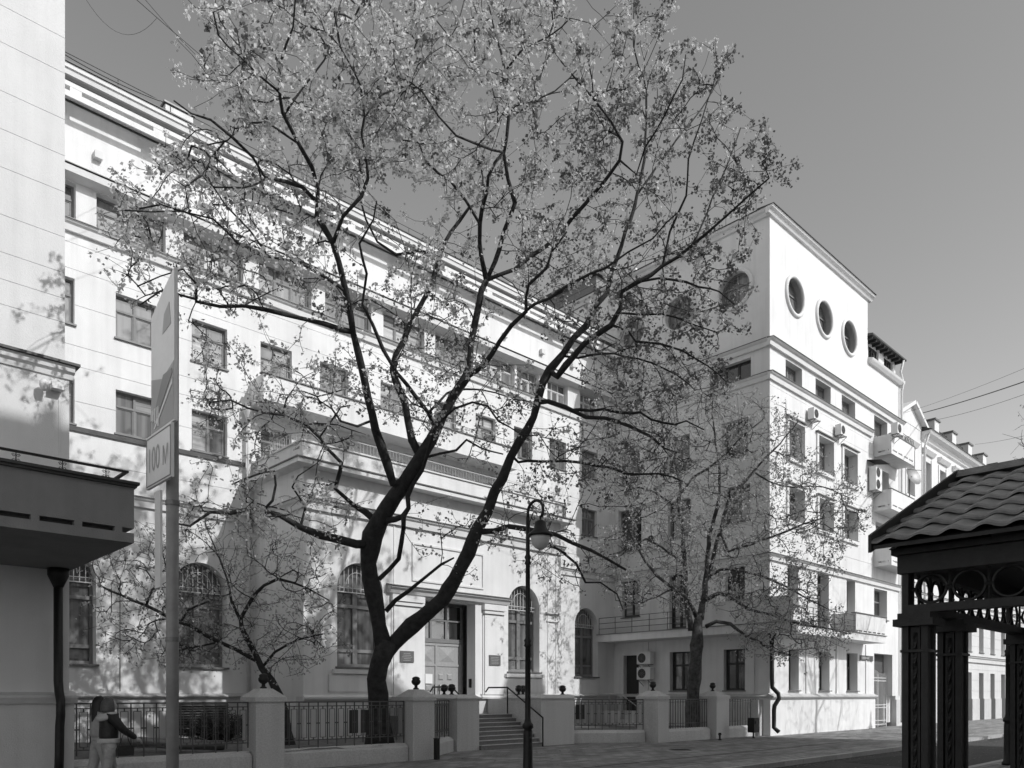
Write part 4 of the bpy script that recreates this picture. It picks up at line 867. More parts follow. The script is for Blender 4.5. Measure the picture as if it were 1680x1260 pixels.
# roof: ceiling, rafters, metal tile courses
EA, EZ, RA, RZ = 7.19, 3.0, 9.62, 4.05; RB0, RB1 = -1.35, 2.80
MB().box(PA0 - .1, PA1 + .1, PB0 - .1, PB1 + .06, 2.932, 2.985).build('ceiling', KIOSK, kv)
mb = MB(); mb.prism([(PA0 - .1, 2.99), (PA1 + .1, 2.99), (RA, RZ - .1)], lambda u, z, d: (u, d, z), RB1 - .12, RB1 - .06); mb.build('gable_board', KIOSK, kv); mb = MB(); mb.prism([(PA0 - .1, 2.99), (PA1 + .1, 2.99), (RA, RZ - .1)], lambda u, z, d: (u, d, z), RB0 + .06, RB0 + .12); mb.build('gable_board', KIOSK, kv)
def tile_course(sgn, k, nrow=7):
    t0, t1 = k / nrow, (k + 1) / nrow; wv = .25; mb = MB(); nb = int((RB1 - RB0) / wv * 14); vs = []; rows = [(t0 - .012, .05), (t0 + .004, .056), ((t0 + t1) / 2, .034), (t1 + .02, .01)]
    for (t, h) in [(t0 - .014, .03)] + rows:
        for i in range(nb + 1):
            b = RB0 + (RB1 - RB0) * i / nb; ph = (b / wv) % 1.0
            w = (.036 + .005 * math.sin(b * 7 + k * 2.3)) * (.5 - .5 * math.cos(2 * math.pi * ph ** 1.35)) ** .8
            x = EA + (RA - EA) * t; z = EZ + (RZ - EZ) * t + h + w
            vs.append((x if sgn > 0 else 2 * RA - x, b, z))
    n1 = nb + 1; fs = [(j * n1 + i, j * n1 + i + 1, (j + 1) * n1 + i + 1, (j + 1) * n1 + i) for j in range(4) for i in range(nb)]
    mb.add(vs, fs); mb.build('tile_course', TILE, kv)
for sgn in (1, -1):
    for k in range(7): tile_course(sgn, k)
    e = EA if sgn > 0 else 2 * RA - EA; r = RA
    mb = MB(); mb.add([(e, RB0, EZ + .004), (r, RB0, RZ + .004), (r, RB1, RZ + .004), (e, RB1, EZ + .004), (e, RB0, EZ - .03), (r, RB0, RZ - .03), (r, RB1, RZ - .03), (e, RB1, EZ - .03)], [(0, 1, 2, 3), (4, 7, 6, 5), (0, 4, 5, 1), (2, 6, 7, 3), (0, 3, 7, 4)]); mb.build('roof_boarding', KIOSK, kv)
    for b0 in (RB0 - .03, RB1 + .002):
        dx = -.03 if sgn > 0 else .03
        mb = MB(); mb.prism([(e + dx, EZ - .06), (r, RZ - .06), (r, RZ + .14), (e + dx, EZ + .1)], lambda u, z, d: (u, d, z), b0, b0 + .028); mb.build('verge_board', KIOSK, kv)
MB().prism([(RA - .12, RZ + .03), (RA - .05, RZ + .12), (RA + .05, RZ + .12), (RA + .12, RZ + .03)], lambda u, z, d: (u, d, z), RB0 - .04, RB1 + .04).build('ridge_cap', TILE, kv)

# ================================================================== STREET LAMPS
def lamp(loc, sgn, label):
    o = thing('street_lamp', loc, label, 'street lamp', 'black swan neck street lamps'); x, y = loc[0], loc[1]
    MB().lathe([(.13, 0), (.13, .06), (.10, .1), (.09, .5), (.085, .95), (.075, 1.0), (.105, 1.03), (.105, 1.09), (.07, 1.13), (.055, 1.2), (.05, 2.55), (.075, 2.58), (.06, 2.63), (.075, 2.68), (.05, 2.72), (.042, 4.1), (.065, 4.13), (.045, 4.19), (.065, 4.25), (.04, 4.3), (.036, 5.0)], (x, y, 0), 14).build('pole', BLACK, o, True)
    zt = 5.0; R = .2; pts = [(x, y, zt - .05)]
    for k in range(15):
        t = math.pi * (1 - k / 14 * 1.22); pts.append((x, y + sgn * (R + R * math.cos(t)), zt + .2 * math.sin(t) + (0.08 if k < 1 else .08)))
    hook = pts[-1]
    MB().tube(pts, .028, 8).build('arm', BLACK, o, True)
    mb = MB(); c = Vector((x, y + sgn * .16, zt - .02))
    mb.tube([tuple(c + Vector((0, sgn * (.09 * (1 - k / 14)) * math.cos(k * .55), .11 * (1 - k / 16) * math.sin(k * .55)))) for k in range(13)], .009, 5); mb.tube([(x, y + sgn * .02, zt - .45), (x, y + sgn * .05, zt - .1), (x, y + sgn * .14, zt + .06)], .009, 5); mb.build('scroll', BLACK, o)
    cx, cy = x, y + sgn * .33
    mb = MB(); mb.tube([hook, (cx, cy, zt - .02), (cx, cy, zt - .12)], .02, 6); mb.lathe([(.07, -.34 + .0), (.085, -.18), (.10, -.14), (.055, -.11), (.03, -.1)][::-1], (cx, cy, zt), 14); mb.build('hanger', BLACK, o)
    MB().lathe([(.10, -.14), (.115, -.24), (.15, -.3), (.235, -.37), (.24, -.40), (.2, -.41)], (cx, cy, zt), 20).build('shade', BLACK, o, True)
    MB().lathe([(.185, -.405), (.18, -.46), (.15, -.55), (.10, -.62), (.03, -.655)], (cx, cy, zt), 20).build('globe', GLOBE, o, True)
p = at(866, 1200, 14.5); lamp((p.x, p.y, 0), -1, 'black swan neck street lamp with hanging globe in front of the entrance')
lamp((20.9, 5.05, 0), 1, 'black lamp post standing behind the pavilion')
lamp((40.5, 9.75, 0), -1, 'distant black street lamp post on the sunny pavement')

# ================================================================== ROAD SIGN
rs = thing('road_sign', (1.86, 5.24, 0), 'pedestrian crossing sign with 100 m plate on a thick grey pole', 'road sign')
MB().tube([(1.87, 5.22, -.01), (1.87, 5.22, 4.3)], .04, 14).build('pole', GALV, rs, True)
for z in (2.9, 2.0): MB().tube([(1.87, 5.22, z), (1.87, 5.22, z + .03)], .045, 14).build('clamp', ZINC, rs)
TS = lambda u, z, d: (1.80 + d, u, z)
MB().prism([(4.995, 3.39), (5.41, 3.39), (5.41, 4.18), (5.22, 4.27), (4.995, 4.36)], lambda u, z, d: TS(u, z, d), 0, .022).build('warning_plate', SIGNF, rs)
e = lambda poly, m, nm, d: MB().prism(poly, lambda u, z, dd: TS(u, z, dd), -d, -.0003).build(nm, m, rs)
e([(5.00, 3.40), (5.405, 3.40), (5.405, 3.76), (5.20, 3.71), (5.00, 3.77)], SIGNM, 'sign_print', .002)
e([(5.39, 3.47), (5.18, 3.73), (5.03, 3.73), (5.02, 3.70), (5.30, 3.47)], SIGND, 'sign_print', .004)
e([(5.02, 3.66), (5.35, 3.42), (5.33, 3.415), (5.02, 3.63)], SIGNF, 'sign_print', .005)
for k in range(5): e([(5.26 + k * .032, 3.42 + k * .016), (5.275 + k * .032, 3.42 + k * .016), (5.275 + k * .032, 3.55), (5.26 + k * .032, 3.55)], SIGNF, 'sign_print', .0065)
e([(5.05, 4.02), (5.2, 4.0), (5.17, 4.12), (5.08, 4.17)], SIGNM, 'sign_print', .002)
MB().prism([(4.995, 3.03), (5.45, 3.03), (5.45, 3.375), (4.995, 3.375)], lambda u, z, d: TS(u, z, d), -.02, .0).build('distance_plate', SIGNF, rs)
mb = MB()
for (u0, u1, z0, z1) in ((5.0, 5.44, 3.04, 3.046), (5.0, 5.44, 3.356, 3.362), (5.0, 5.006, 3.046, 3.356), (5.434, 5.44, 3.046, 3.356)): mb.tb(TS, u0, u1, z0, z1, -.023, -.0205)
mb.build('plate_border', SIGND, rs)
def text_mesh(txt, size, fn, m, parent, name, ext=.0):
    cu = bpy.data.curves.new('t', 'FONT'); cu.body = txt; cu.size = size; cu.resolution_u = 4; cu.align_x = 'CENTER'
    ob_ = bpy.data.objects.new('t', cu); COL.objects.link(ob_); dg = bpy.context.evaluated_depsgraph_get(); me = bpy.data.meshes.new_from_object(ob_.evaluated_get(dg))
    vs = [fn(v.co.x, v.co.y) for v in me.vertices]; fs = [tuple(p.vertices) for p in me.polygons]; bpy.data.objects.remove(ob_)
    return MB().add(vs, fs).build(name, m, parent)
text_mesh('100 м', .2, lambda x, y: (1.7785, 5.225 - x * .76, 3.13 + y * 1.15), SIGNM, rs, 'lettering')
MB().box(1.805, 1.82, 5.26, 5.36, 2.36, 3.0).build('side_plate', SIGNF, rs)

# ================================================================== SMALL STREET FURNITURE
mh = thing('manhole_cover', (19.5, 13.2, 0), 'round iron manhole cover set in the paving', 'manhole cover')
MB().lathe([(.34, .0), (.34, .012), (.3, .014)], (19.5, 13.2, .002), 24).build('frame', ZINC, mh); MB().lathe([(.29, .0), (.29, .016)], (19.5, 13.2, .003), 24).build('lid', BLACK, mh)
sh = thing('low_shrub', (8.6, 20.6, .35), 'low dark dormant shrub against the plinth behind the fence', 'shrub')
rs_ = np.random.default_rng(3); V_ = []; sm = MB()
for _ in range(170):
    an, rr = rs_.uniform(0, 6.28), rs_.uniform(.1, 1) ** .5; q = Vector((8.6 + 1.15 * rr * math.cos(an), 20.6 + .55 * rr * math.sin(an), .38 + .75 * math.sqrt(max(0, 1 - rr * rr)) + .08)); b_ = Vector((8.6 + .1 * math.cos(an), 20.6 + .1 * math.sin(an), .34))
    sm.tube([tuple(b_), tuple(b_.lerp(q, .55) + Vector((0, 0, .06))), tuple(q)], [.012, .008, .004], 4)
    for _k in range(14):
        c_ = b_.lerp(q, rs_.uniform(.5, 1.0)) + Vector(rs_.normal(0, .05, 3)); d_ = Vector(rs_.normal(0, 1, 3)).normalized() * .06; e_ = d_.orthogonal().normalized() * .022; V_ += [c_, c_ + d_ * .5 + e_, c_ + d_, c_ + d_ * .5 - e_]
sm.build('stems', TWIG, sh)
shrub_leaves = np.array([tuple(v) for v in V_])
# fallen leaves and petals, road patch
rl = np.random.default_rng(17); fl = []
for _ in range(1500):
    x = rl.uniform(8, 40); y = rl.choice([rl.uniform(9.35, 15.4), rl.uniform(5.7, 9.1), 9.05 - abs(rl.normal(0, .12)), 15.5 - abs(rl.normal(0, .15))]); z = .006 if y > 9.3 else -.114
    an = rl.uniform(0, 6.28); l = rl.uniform(.02, .06); c, s_ = math.cos(an) * l, math.sin(an) * l; fl += [(x, y, z), (x + c - s_ * .35, y + s_ + c * .35, z + .008), (x + 2 * c, y + 2 * s_, z + .002), (x + c + s_ * .35, y + s_ - c * .35, z + .006)]
fl = np.array(fl)
struct(MB().prism([(20.0, 7.0), (24.5, 6.9), (24.7, 8.4), (20.3, 8.6)], lambda u, v, d: (u, v, d), -.13, -.116).build('road_patch', mat('newer asphalt', .035, .9, .3, 9, .5, 120)))
bn = thing('litter_bin', (26.8, 14.85, 0), 'small black litter bin on a short post before the fence', 'litter bin')
MB().prism([(-.17, .22), (.17, .22), (.19, .28), (.19, .74), (.16, .78), (-.16, .78), (-.19, .74), (-.19, .28)], lambda u, z, d: (26.8 + u, 14.85 + d, z), -.14, .14).build('bucket', BLACK, bn)
MB().lathe([(.06, 0), (.06, .02), (.03, .04), (.03, .25)], (26.8, 14.85, 0), 8).build('post', BLACK, bn); MB().box(26.7, 26.9, 14.68, 14.708, .55, .66).build('opening', FRAME_D, bn)
p = at(716.5, 1246, 19.55)
bo = thing('bollard', (p.x, p.y, 0), 'short square black bollard beside the fence pier', 'bollard'); MB().box(p.x - .055, p.x + .055, p.y - .055, p.y + .055, -.01, .52).build('post', BLACK, bo); MB().box(p.x - .06, p.x + .06, p.y - .06, p.y + .06, .521, .55).build('cap', BLACK, bo)
p = at(1181, 1214, 28.0)
bo = thing('bollard', (p.x, p.y, 0), 'small black hydrant stub at the foot of the right fence pier', 'bollard'); MB().lathe([(.07, 0), (.07, .02), (.035, .05), (.035, .2), (.06, .22), (.05, .27)], (p.x, p.y, 0), 10).build('post', BLACK, bo); MB().tube([(p.x - .09, p.y, .2), (p.x + .09, p.y, .2)], .02, 6).build('cross_bar', BLACK, bo)
mb = MB(); pts = [(4.9, 17.6, .62), (5.6, 17.5, .64), (6.4, 17.35, .55), (7.3, 17.2, .5)]; mb.tube(pts, .11, 10); tag(mb.build('drain_pipe_length', ZINC, None, True), 'grey pipe lying on the soil behind the fence', 'pipe')

# ================================================================== PEDESTRIANS
def skin(name, verts, edges, radii, m, parent, root=0, sub=2):
    me = bpy.data.meshes.new(name); me.from_pydata([tuple(v) for v in verts], edges, []); me.update(); me.materials.append(m)
    o = bpy.data.objects.new(name, me); COL.objects.link(o); o.parent = parent; o.matrix_parent_inverse = Matrix.Identity(4)
    me.skin_vertices.new() if hasattr(me.skin_vertices, 'new') and not len(me.skin_vertices) else None
    sk = o.modifiers.new('skin', 'SKIN'); sk.use_smooth_shade = True
    if len(me.skin_vertices):
        for i, r in enumerate(radii):
            d = me.skin_vertices[0].data[i]; d.radius = r if isinstance(r, tuple) else (r, r); d.use_root = (i == root)
    sb = o.modifiers.new('sub', 'SUBSURF'); sb.levels = sub; sb.render_levels = sub
    return o
SKIN_ = mat('skin', .42, .6, .05, 9); HAIR_D = mat('black hair', .012, .5, .4, 60); HAIR_B = mat('dark brown hair', .085, .5, .5, 70)
JACK = mat('dark bomber jacket', .02, .55, .4, 25, .5, 30); CREAM = mat('pale knit', .5, .9, .1, 20, .4, 60); TROU = mat('pale corduroy', .34, .9, .25, 14, .6, 40); COAT = mat('pale puffer coat', .36, .7, .15, 10, .6, 14); BOOT = mat('dark shoe', .03, .5, .2, 20)
def person(loc, heading, label, H_, jacket, trousers, hair, hood, arm, long_hair, stride):
    o = thing('person', loc, label, 'person'); o.rotation_euler.z = heading; k = H_ / 1.6
    V = lambda *p: Vector(p) * k
    def J(side, s):   # leg joints (x forward, y left)
        return [V(0, side * .09, .84), V(.02 + .22 * s, side * .095, .47), V(.0 + .30 * s if s > 0 else -.02 + .5 * s, side * .09, .09 if s > 0 else .13), V(.12 + (.30 * s if s > 0 else .45 * s), side * .095, .035 if s > 0 else .05)]
    lg, rg = J(1, stride), J(-1, -stride)
    sh = 1.29
    la = [V(0, .17, sh), V(.02, .215, 1.07), V(.12, .2, .88)] if arm != 'both' else [V(0, .17, sh), V(.10, .23, 1.07), V(.33, .18, .98)]
    ra = [V(0, -.17, sh), V(.14, -.22, 1.09), V(.38, -.17, .94)] if arm else [V(0, -.17, sh), V(-.04, -.22, 1.06), V(.02, -.2, .84)]
    # body: one continuous skinned figure
    vs = [V(0, 0, .88), V(0, 0, 1.02), V(.01, 0, 1.18), V(.0, 0, 1.3), V(.01, 0, 1.37), V(.02, 0, 1.41)]
    ed = [(0, 1), (1, 2), (2, 3), (3, 4), (4, 5)]; rd = [(.115, .14), (.095, .12), (.1, .14), (.08, .1), .05, .05]
    def chain(ch, base, rs):
        prev = base
        for p, r in zip(ch, rs): vs.append(p); rd.append(r); ed.append((prev, len(vs) - 1)); prev = len(vs) - 1
    chain(lg, 0, [.085, .058, .042, .035]); chain(rg, 0, [.085, .058, .042, .035]); chain([V(0, .1, 1.3)] + la, 3, [.06, .05, .04, .026]); chain([V(0, -.1, 1.3)] + ra, 3, [.06, .05, .04, .026])
    skin('body', vs, ed, [tuple(q * k for q in r) if isinstance(r, tuple) else r * k for r in rd], SKIN_, o)
    # jacket and trousers as separate garments
    vs = [V(0, 0, .90), V(0, 0, 1.0), V(.01, 0, 1.16), V(0, 0, 1.30), V(.0, 0, 1.36)]; ed = [(0, 1), (1, 2), (2, 3), (3, 4)]; rd = [(.15, .175), (.155, .18), (.15, .175), (.10, .14), (.07, .08)]
    chain([V(0, .11, 1.3)] + la, 3, [.085, .082, .068, .046]); chain([V(0, -.11, 1.3)] + ra, 3, [.085, .082, .068, .046]); skin('jacket', vs, ed, [tuple(q * k for q in r) if isinstance(r, tuple) else r * k for r in rd], jacket, o)
    vs = [V(0, 0, .93), V(0, 0, .84)]; ed = [(0, 1)]; rd = [(.14, .165), (.14, .165)]
    chain(lg[:3], 1, [.11, .088, .075]); chain(rg[:3], 1, [.11, .088, .075]); skin('trousers', vs, ed, [tuple(q * k for q in r) if isinstance(r, tuple) else r * k for r in rd], trousers, o)
    def loc_part(mb, nm, m): 
        mb.v = [tuple(Vector(v) * k) for v in mb.v]; q = mb.build(nm, m, None, True); q.parent = o; return q
    def ell(c, r, n=16, mm=12, face=False):
        vs = []; fs = []
        for j in range(mm + 1):
            th = math.pi * j / mm
            for i in range(n):
                ph = 2 * math.pi * i / n; x, y, z = math.sin(th) * math.cos(ph), math.sin(th) * math.sin(ph), math.cos(th)
                f = 1.0
                if face:
                    if x > .75 and -.35 < z < .1: f = 1.12          # nose
                    if x > .6 and .12 < z < .3 and .2 < abs(y) < .55: f = .95   # eye sockets
                    if z < -.5: f = 1 - .12 * (1 - max(0, x))
                vs.append((c[0] + r[0] * x * f, c[1] + r[1] * y * f, c[2] + r[2] * z))
        for j in range(mm):
            for i in range(n): fs.append((j * n + i, j * n + (i + 1) % n, (j + 1) * n + (i + 1) % n, (j + 1) * n + i))
        return MB().add(vs, fs)
    hd = loc_part(ell((.035, 0, 1.49), (.095, .075, .115), face=True), 'head', SKIN_)
    for s in (-1, 1): loc_part(ell((.02, s * .076, 1.485), (.02, .012, .03), 8, 6), 'ear', SKIN_)
    hb = MB(); n, mm = 18, 10; vs = []; fs = []
    zlow = 1.12 if long_hair else 1.395
    for j in range(mm + 1):
        t = j / mm
        for i in range(n):
            ph = math.radians(74) + (2 * math.pi - math.radians(148)) * i / (n - 1)
            if t < .45: th = t / .45 * math.pi / 2; r = math.sin(th); z = 1.49 + .125 * math.cos(th)
            else: r = 1.0 + .06 * math.sin((t - .45) * 6); z = 1.49 + (zlow - 1.49) * (t - .45) / .55
            vs.append((.015 + .108 * r * math.cos(ph), .09 * r * math.sin(ph), z))
    for j in range(mm):
        for i in range(n - 1): fs.append((j * n + i, j * n + i + 1, (j + 1) * n + i + 1, (j + 1) * n + i))
    hr = loc_part(MB().add(vs, fs), 'hair', hair); sd = hr.modifiers.new('thickness', 'SOLIDIFY'); sd.thickness = .025
    if hood:
        mb = MB(); mb.ring((-.02, 0, 1.345), (.9, 0, .25), (0, 1, 0), .10, .042, 18, 8); mb.ring((-.04, 0, 1.31), (.9, 0, .3), (0, 1, 0), .115, .045, 18, 8); loc_part(mb, 'hood', CREAM)
        mb = MB(); mb.lathe([(.165, .875), (.172, .89), (.17, .94), (.16, .95)], (0, 0, 0), 20); loc_part(mb, 'hem_band', CREAM)
    for ch_ in (la, ra):
        w = ch_[-1] / k; d = (ch_[-1] - ch_[-2]).normalized(); mb = MB(); sd_ = Vector((0, 1, 0)); c = w + d * .05
        mb.tube([tuple(w), tuple(w + d * .04), tuple(w + d * .085)], [.022, .033, .028], 8)
        for i in range(4):
            b = w + d * .08 + sd_ * (.024 - i * .016); l = (.055, .065, .062, .045)[i]
            mb.tube([tuple(b), tuple(b + d * l * .55 + Vector((0, 0, -.008))), tuple(b + d * l * .8 + Vector((0, 0, -.03)))], [.009, .0085, .007], 6)
        mb.tube([tuple(w + d * .03 + sd_ * .02), tuple(w + d * .06 + sd_ * .045), tuple(w + d * .09 + sd_ * .04)], [.011, .01, .008], 6); loc_part(mb, 'hand', SKIN_)
    for g in (lg, rg):
        a_ = g[2] / k; mb = MB(); mb.tube([(a_.x - .05, a_.y, .045), (a_.x + .05, a_.y, .05), (a_.x + .17, a_.y, .035)], [.045, .048, .03], 8); loc_part(mb, 'shoe', BOOT)
    return o
p = at(178, 1260, 12.6); pw = person((p.x, p.y, 0), math.radians(8), 'person with a dark bob in a dark jacket with pale hood, arm forward', 1.58, JACK, TROU, HAIR_B, True, 'one', False, .35)
p2 = at(163, 1260, 13.15); person((p2.x, p2.y, 0), math.radians(8), 'person with long black hair in a pale coat, half hidden', 1.6, COAT, COAT, HAIR_D, False, None, True, -.3)
hb_ = at(205, 1225, 12.5); bg_ = thing('handbag', (hb_.x, hb_.y, .7), 'small black handbag carried by the person with the dark bob', 'handbag')
MB().prism([(-.12, .0), (.12, .0), (.13, .1), (.1, .17), (-.1, .17), (-.13, .1)], lambda u, z, d: (hb_.x + u, hb_.y + d, .66 + z), -.045, .045).build('pouch', JACK, bg_); MB().tube([(hb_.x - .09, hb_.y, .82), (hb_.x + .0, hb_.y, 1.08), (hb_.x + .09, hb_.y, .82)], .009, 5).build('strap', JACK, bg_)

# ================================================================== OVERHEAD WIRES
def wire(p0, p1, sag, r, label, n=14):
    p0, p1 = Vector(p0), Vector(p1); c = (p0 + p1) / 2
    pts = [tuple(p0.lerp(p1, k / n) - Vector((0, 0, sag * 4 * (k / n) * (1 - k / n)))) for k in range(n + 1)]
    tag(MB().tube(pts, r, 4).build('overhead_wire', BLACK), label, 'wire', 'overhead wires')
wire(at(60, 60, 20), at(262, 165, 22), .12, .02, 'dark cable running down to the white roof box')
wire(at(180, -40, 16), at(480, 210, 24), .1, .007, 'thin overhead wire above the left roof, lower one')
wire(at(190, -60, 16), at(420, 170, 24), .3, .006, 'thin overhead wire above the left roof, upper one')
wire(at(270, -40, 16), at(560, 240, 25), .1, .007, 'thin overhead wire passing behind the tree crown')
wire(at(115, -50, 16), at(257, 30, 18), .8, .004, 'loose looping wire in the upper left sky')
wire(at(1500, 681, 46), at(1740, 605, 30), .1, .03, 'dark overhead wire leaving the far gable to the right')
wire(at(1530, 690, 46), at(1740, 625, 30), .15, .012, 'faint overhead wire below the thick one at right')
wire(at(1600, 729, 55), at(1740, 700, 32), .1, .012, 'lowest overhead wire at the right edge')
wire(at(1440, 690, 45), at(1760, 570, 28), .2, .008, 'topmost faint overhead wire at right')

# ================================================================== TREES
def catmull(P, step):
    P = [np.array(p, float) for p in P]; out = []
    for i in range(len(P) - 1):
        p0 = P[max(i - 1, 0)]; p1 = P[i]; p2 = P[i + 1]; p3 = P[min(i + 2, len(P) - 1)]
        n = max(1, int(np.linalg.norm(p2[:3] - p1[:3]) / step))
        for k in range(n):
            t = k / n; out.append(.5 * ((2 * p1) + (-p0 + p2) * t + (2 * p0 - 5 * p1 + 4 * p2 - p3) * t * t + (-p0 + 3 * p1 - 3 * p2 + p3) * t ** 3))
    out.append(P[-1]); return out
def inside(px, py, poly):
    c = False; n = len(poly); j = n - 1
    for i in range(n):
        xi, yi = poly[i]; xj, yj = poly[j]
        if (yi > py) != (yj > py) and px < (xj - xi) * (py - yi) / (yj - yi) + xi: c = not c
        j = i
    return c
def grow(tree, limbs3, attractors, bark, twigm, leafm, leaf_n, leaf_len, leaf_wid, spread, leaf_every=1, tip=.0045, seed=1, maxtw=.017, crown_name='crown', zfade=((0, 30), (1, 1)), dark=None, clear=0.0):
    """limbs3: world polylines [(x,y,z,r)..]; twigs grow from them to the attractor points; leaves cluster at the twig tips"""
    rng = np.random.default_rng(seed)
    pos = []; par = []; rad = []; fixed = []
    tm = MB()
    for L in limbs3:
        pts = catmull(L, .3); pts = [q for q in pts]
        base = None
        if pos:
            d = np.linalg.norm(np.array(pos) - pts[0][:3], axis=1); base = int(d.argmin())
        idx = []
        for i, q in enumerate(pts):
            j = rng.normal(0, .014, 3) if 0 < i < len(pts) - 1 else 0
            pos.append(q[:3] + j); rad.append(max(.012, q[3])); fixed.append(True); par.append(base if i == 0 else len(pos) - 2); idx.append(len(pos) - 1)
        rr = [rad[i] * (1 + .07 * math.sin(i * 1.7) + rng.normal(0, .03)) for i in idx]
        tm.tube([tuple(pos[i]) for i in idx], rr, 12 if rr[0] > .1 else 8)
    tm.build('trunk', bark, tree, True)
    cap = len(pos) + len(attractors) * 9 + 10; PA = np.zeros((cap, 3)); DI = np.zeros((cap, 3)); n = len(pos); PA[:n] = pos
    for i in range(n):
        p = par[i]; v = PA[i] - PA[p] if p is not None else np.array([0, 0, 1.]); l = np.linalg.norm(v); DI[i] = v / l if l > 1e-6 else (0, 0, 1)
    att = np.array(attractors); lim = PA[:n]
    d0 = np.array([np.min(np.linalg.norm(lim - a, axis=1)) for a in att]); order = np.argsort(d0)
    tips = []
    for ai in order:
        a = att[ai]; v = a - PA[:n]; d = np.linalg.norm(v, axis=1) + 1e-6; cs = (v * DI[:n]).sum(1) / d
        i = int((d * (1.6 - .6 * cs)).argmin()); dist = d[i]
        if dist < .1 or d0[ai] < clear: continue
        st = PA[i].copy(); m = max(2, min(8, int(dist / .28))); dv = DI[i] * .5 + v[i] / dist; dv /= np.linalg.norm(dv); c1 = st + dv * dist * .45; prev = i; jit = rng.normal(0, .035 * min(dist, 1.2), 3)
        for k in range(1, m + 1):
            t = k / m; q = (1 - t) ** 2 * st + 2 * t * (1 - t) * (c1 + jit) + t * t * a + (rng.normal(0, .012, 3) if k < m else 0)
            PA[n] = q; w = q - PA[prev]; l = np.linalg.norm(w); DI[n] = w / l if l > 1e-6 else DI[prev]; par.append(prev); rad.append(0); fixed.append(False); prev = n; n += 1
        tips.append(prev)
    acc = np.zeros(n)
    for i in range(n - 1, -1, -1):
        if not fixed[i]:
            acc[i] = acc[i] + (tip ** 2.1 if acc[i] == 0 else 0); rad[i] = min(maxtw, acc[i] ** (1 / 2.1))
            if not fixed[par[i]]: acc[par[i]] += acc[i]
    # twigs: tapered triangular prisms
    ids = np.array([i for i in range(n) if not fixed[i]]); A = PA[[par[i] for i in ids]]; B_ = PA[ids]; rb = np.array([rad[i] for i in ids]); ra = np.array([max(rad[i], rad[par[i]] if not fixed[par[i]] else rad[i]) for i in ids])
    T = B_ - A; T /= np.linalg.norm(T, axis=1)[:, None] + 1e-9; up = np.where(np.abs(T[:, 2:3]) > .9, np.array([[1., 0, 0]]), np.array([[0, 0, 1.]])); X = np.cross(T, up); X /= np.linalg.norm(X, axis=1)[:, None] + 1e-9; Y = np.cross(T, X)
    ns = 4; V = np.zeros((len(ids), 2 * ns, 3))
    for k in range(ns):
        an = 2 * math.pi * k / ns; o = X * math.cos(an) + Y * math.sin(an); V[:, k] = A - T * (ra * .4)[:, None] + o * ra[:, None]; V[:, ns + k] = B_ + o * rb[:, None]
    base = (np.arange(len(ids)) * 2 * ns)[:, None, None]; q = np.array([[k, (k + 1) % ns, ns + (k + 1) % ns, ns + k] for k in range(ns)])[None]
    big_mesh('twigs', V.reshape(-1, 3), (base + q).reshape(-1, 4), twigm, tree)
    # leaves
    nodes = list(tips)
    if leaf_every > 1: nodes = nodes[::leaf_every]
    ex = [par[i] for i in tips if not fixed[par[i]]]; ex = ex[::2]
    C = PA[nodes + ex]; nl = np.concatenate([np.full(len(nodes), leaf_n), np.full(len(ex), max(2, leaf_n // 2))]); nl = np.maximum(1, (nl * rng.uniform(.3, 1.5, len(nl)) * np.interp(C[:, 2], *zfade)).astype(int))
    C0 = C; C = np.repeat(C, nl, 0); N = len(C); C = C + rng.normal(0, 1, (N, 3)) * spread * rng.uniform(.4, 1.2, (N, 1)) + np.array([0, 0, -.02])
    d1 = rng.normal(0, 1, (N, 3)); d1[:, 2] -= .35; d1 /= np.linalg.norm(d1, axis=1)[:, None]; d2 = np.cross(d1, rng.normal(0, 1, (N, 3))); d2 /= np.linalg.norm(d2, axis=1)[:, None] + 1e-9
    nrm = np.cross(d1, d2); sz = rng.uniform(.55, 1.3, (N, 1)); le = leaf_len * sz; wi = leaf_wid * sz
    V = np.stack([C, C + d1 * le * .5 + d2 * wi * .5 + nrm * wi * .15, C + d1 * le, C + d1 * le * .45 - d2 * wi * .5 + nrm * wi * .15], 1)
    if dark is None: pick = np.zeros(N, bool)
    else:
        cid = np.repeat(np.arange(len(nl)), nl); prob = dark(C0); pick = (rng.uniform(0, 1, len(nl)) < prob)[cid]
    for msk, nm, lm in ((~pick, crown_name, leafm), (pick, 'shade_toned_leaves', LEAF_SHADE)):
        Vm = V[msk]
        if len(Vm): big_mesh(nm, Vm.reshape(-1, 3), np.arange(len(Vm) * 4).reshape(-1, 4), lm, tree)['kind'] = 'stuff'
def big_mesh(name, V, Q, m, parent):
    me = bpy.data.meshes.new(name); me.vertices.add(len(V)); me.vertices.foreach_set('co', V.astype(np.float32).ravel()); me.loops.add(Q.size); me.loops.foreach_set('vertex_index', Q.astype(np.int32).ravel())
    me.polygons.add(len(Q)); me.polygons.foreach_set('loop_start', np.arange(0, Q.size, 4, dtype=np.int32)); me.polygons.foreach_set('loop_total', np.full(len(Q), 4, dtype=np.int32)); me.update(calc_edges=True)
    me.materials.append(m); o = bpy.data.objects.new(name, me); COL.objects.link(o)
    if parent: o.parent = parent; o.matrix_parent_inverse = Matrix.Translation(-Vector(origin(parent)))
    return o
def LN(x, y):   # the crown hangs out over the pavement, most of all on its left side
    return max(0, (1080 - y) / 1080) ** 1.15 * max(.4, min(1.0, 1.0 - (x - 350) / 1250))
o_ = big_mesh('fallen_leaves', fl, np.arange(len(fl)).reshape(-1, 4), mat('fallen leaf', .3, .8, .4, 30), None); tag(o_, 'scattered fallen leaves and petals on the paving', 'leaves', kind='stuff')
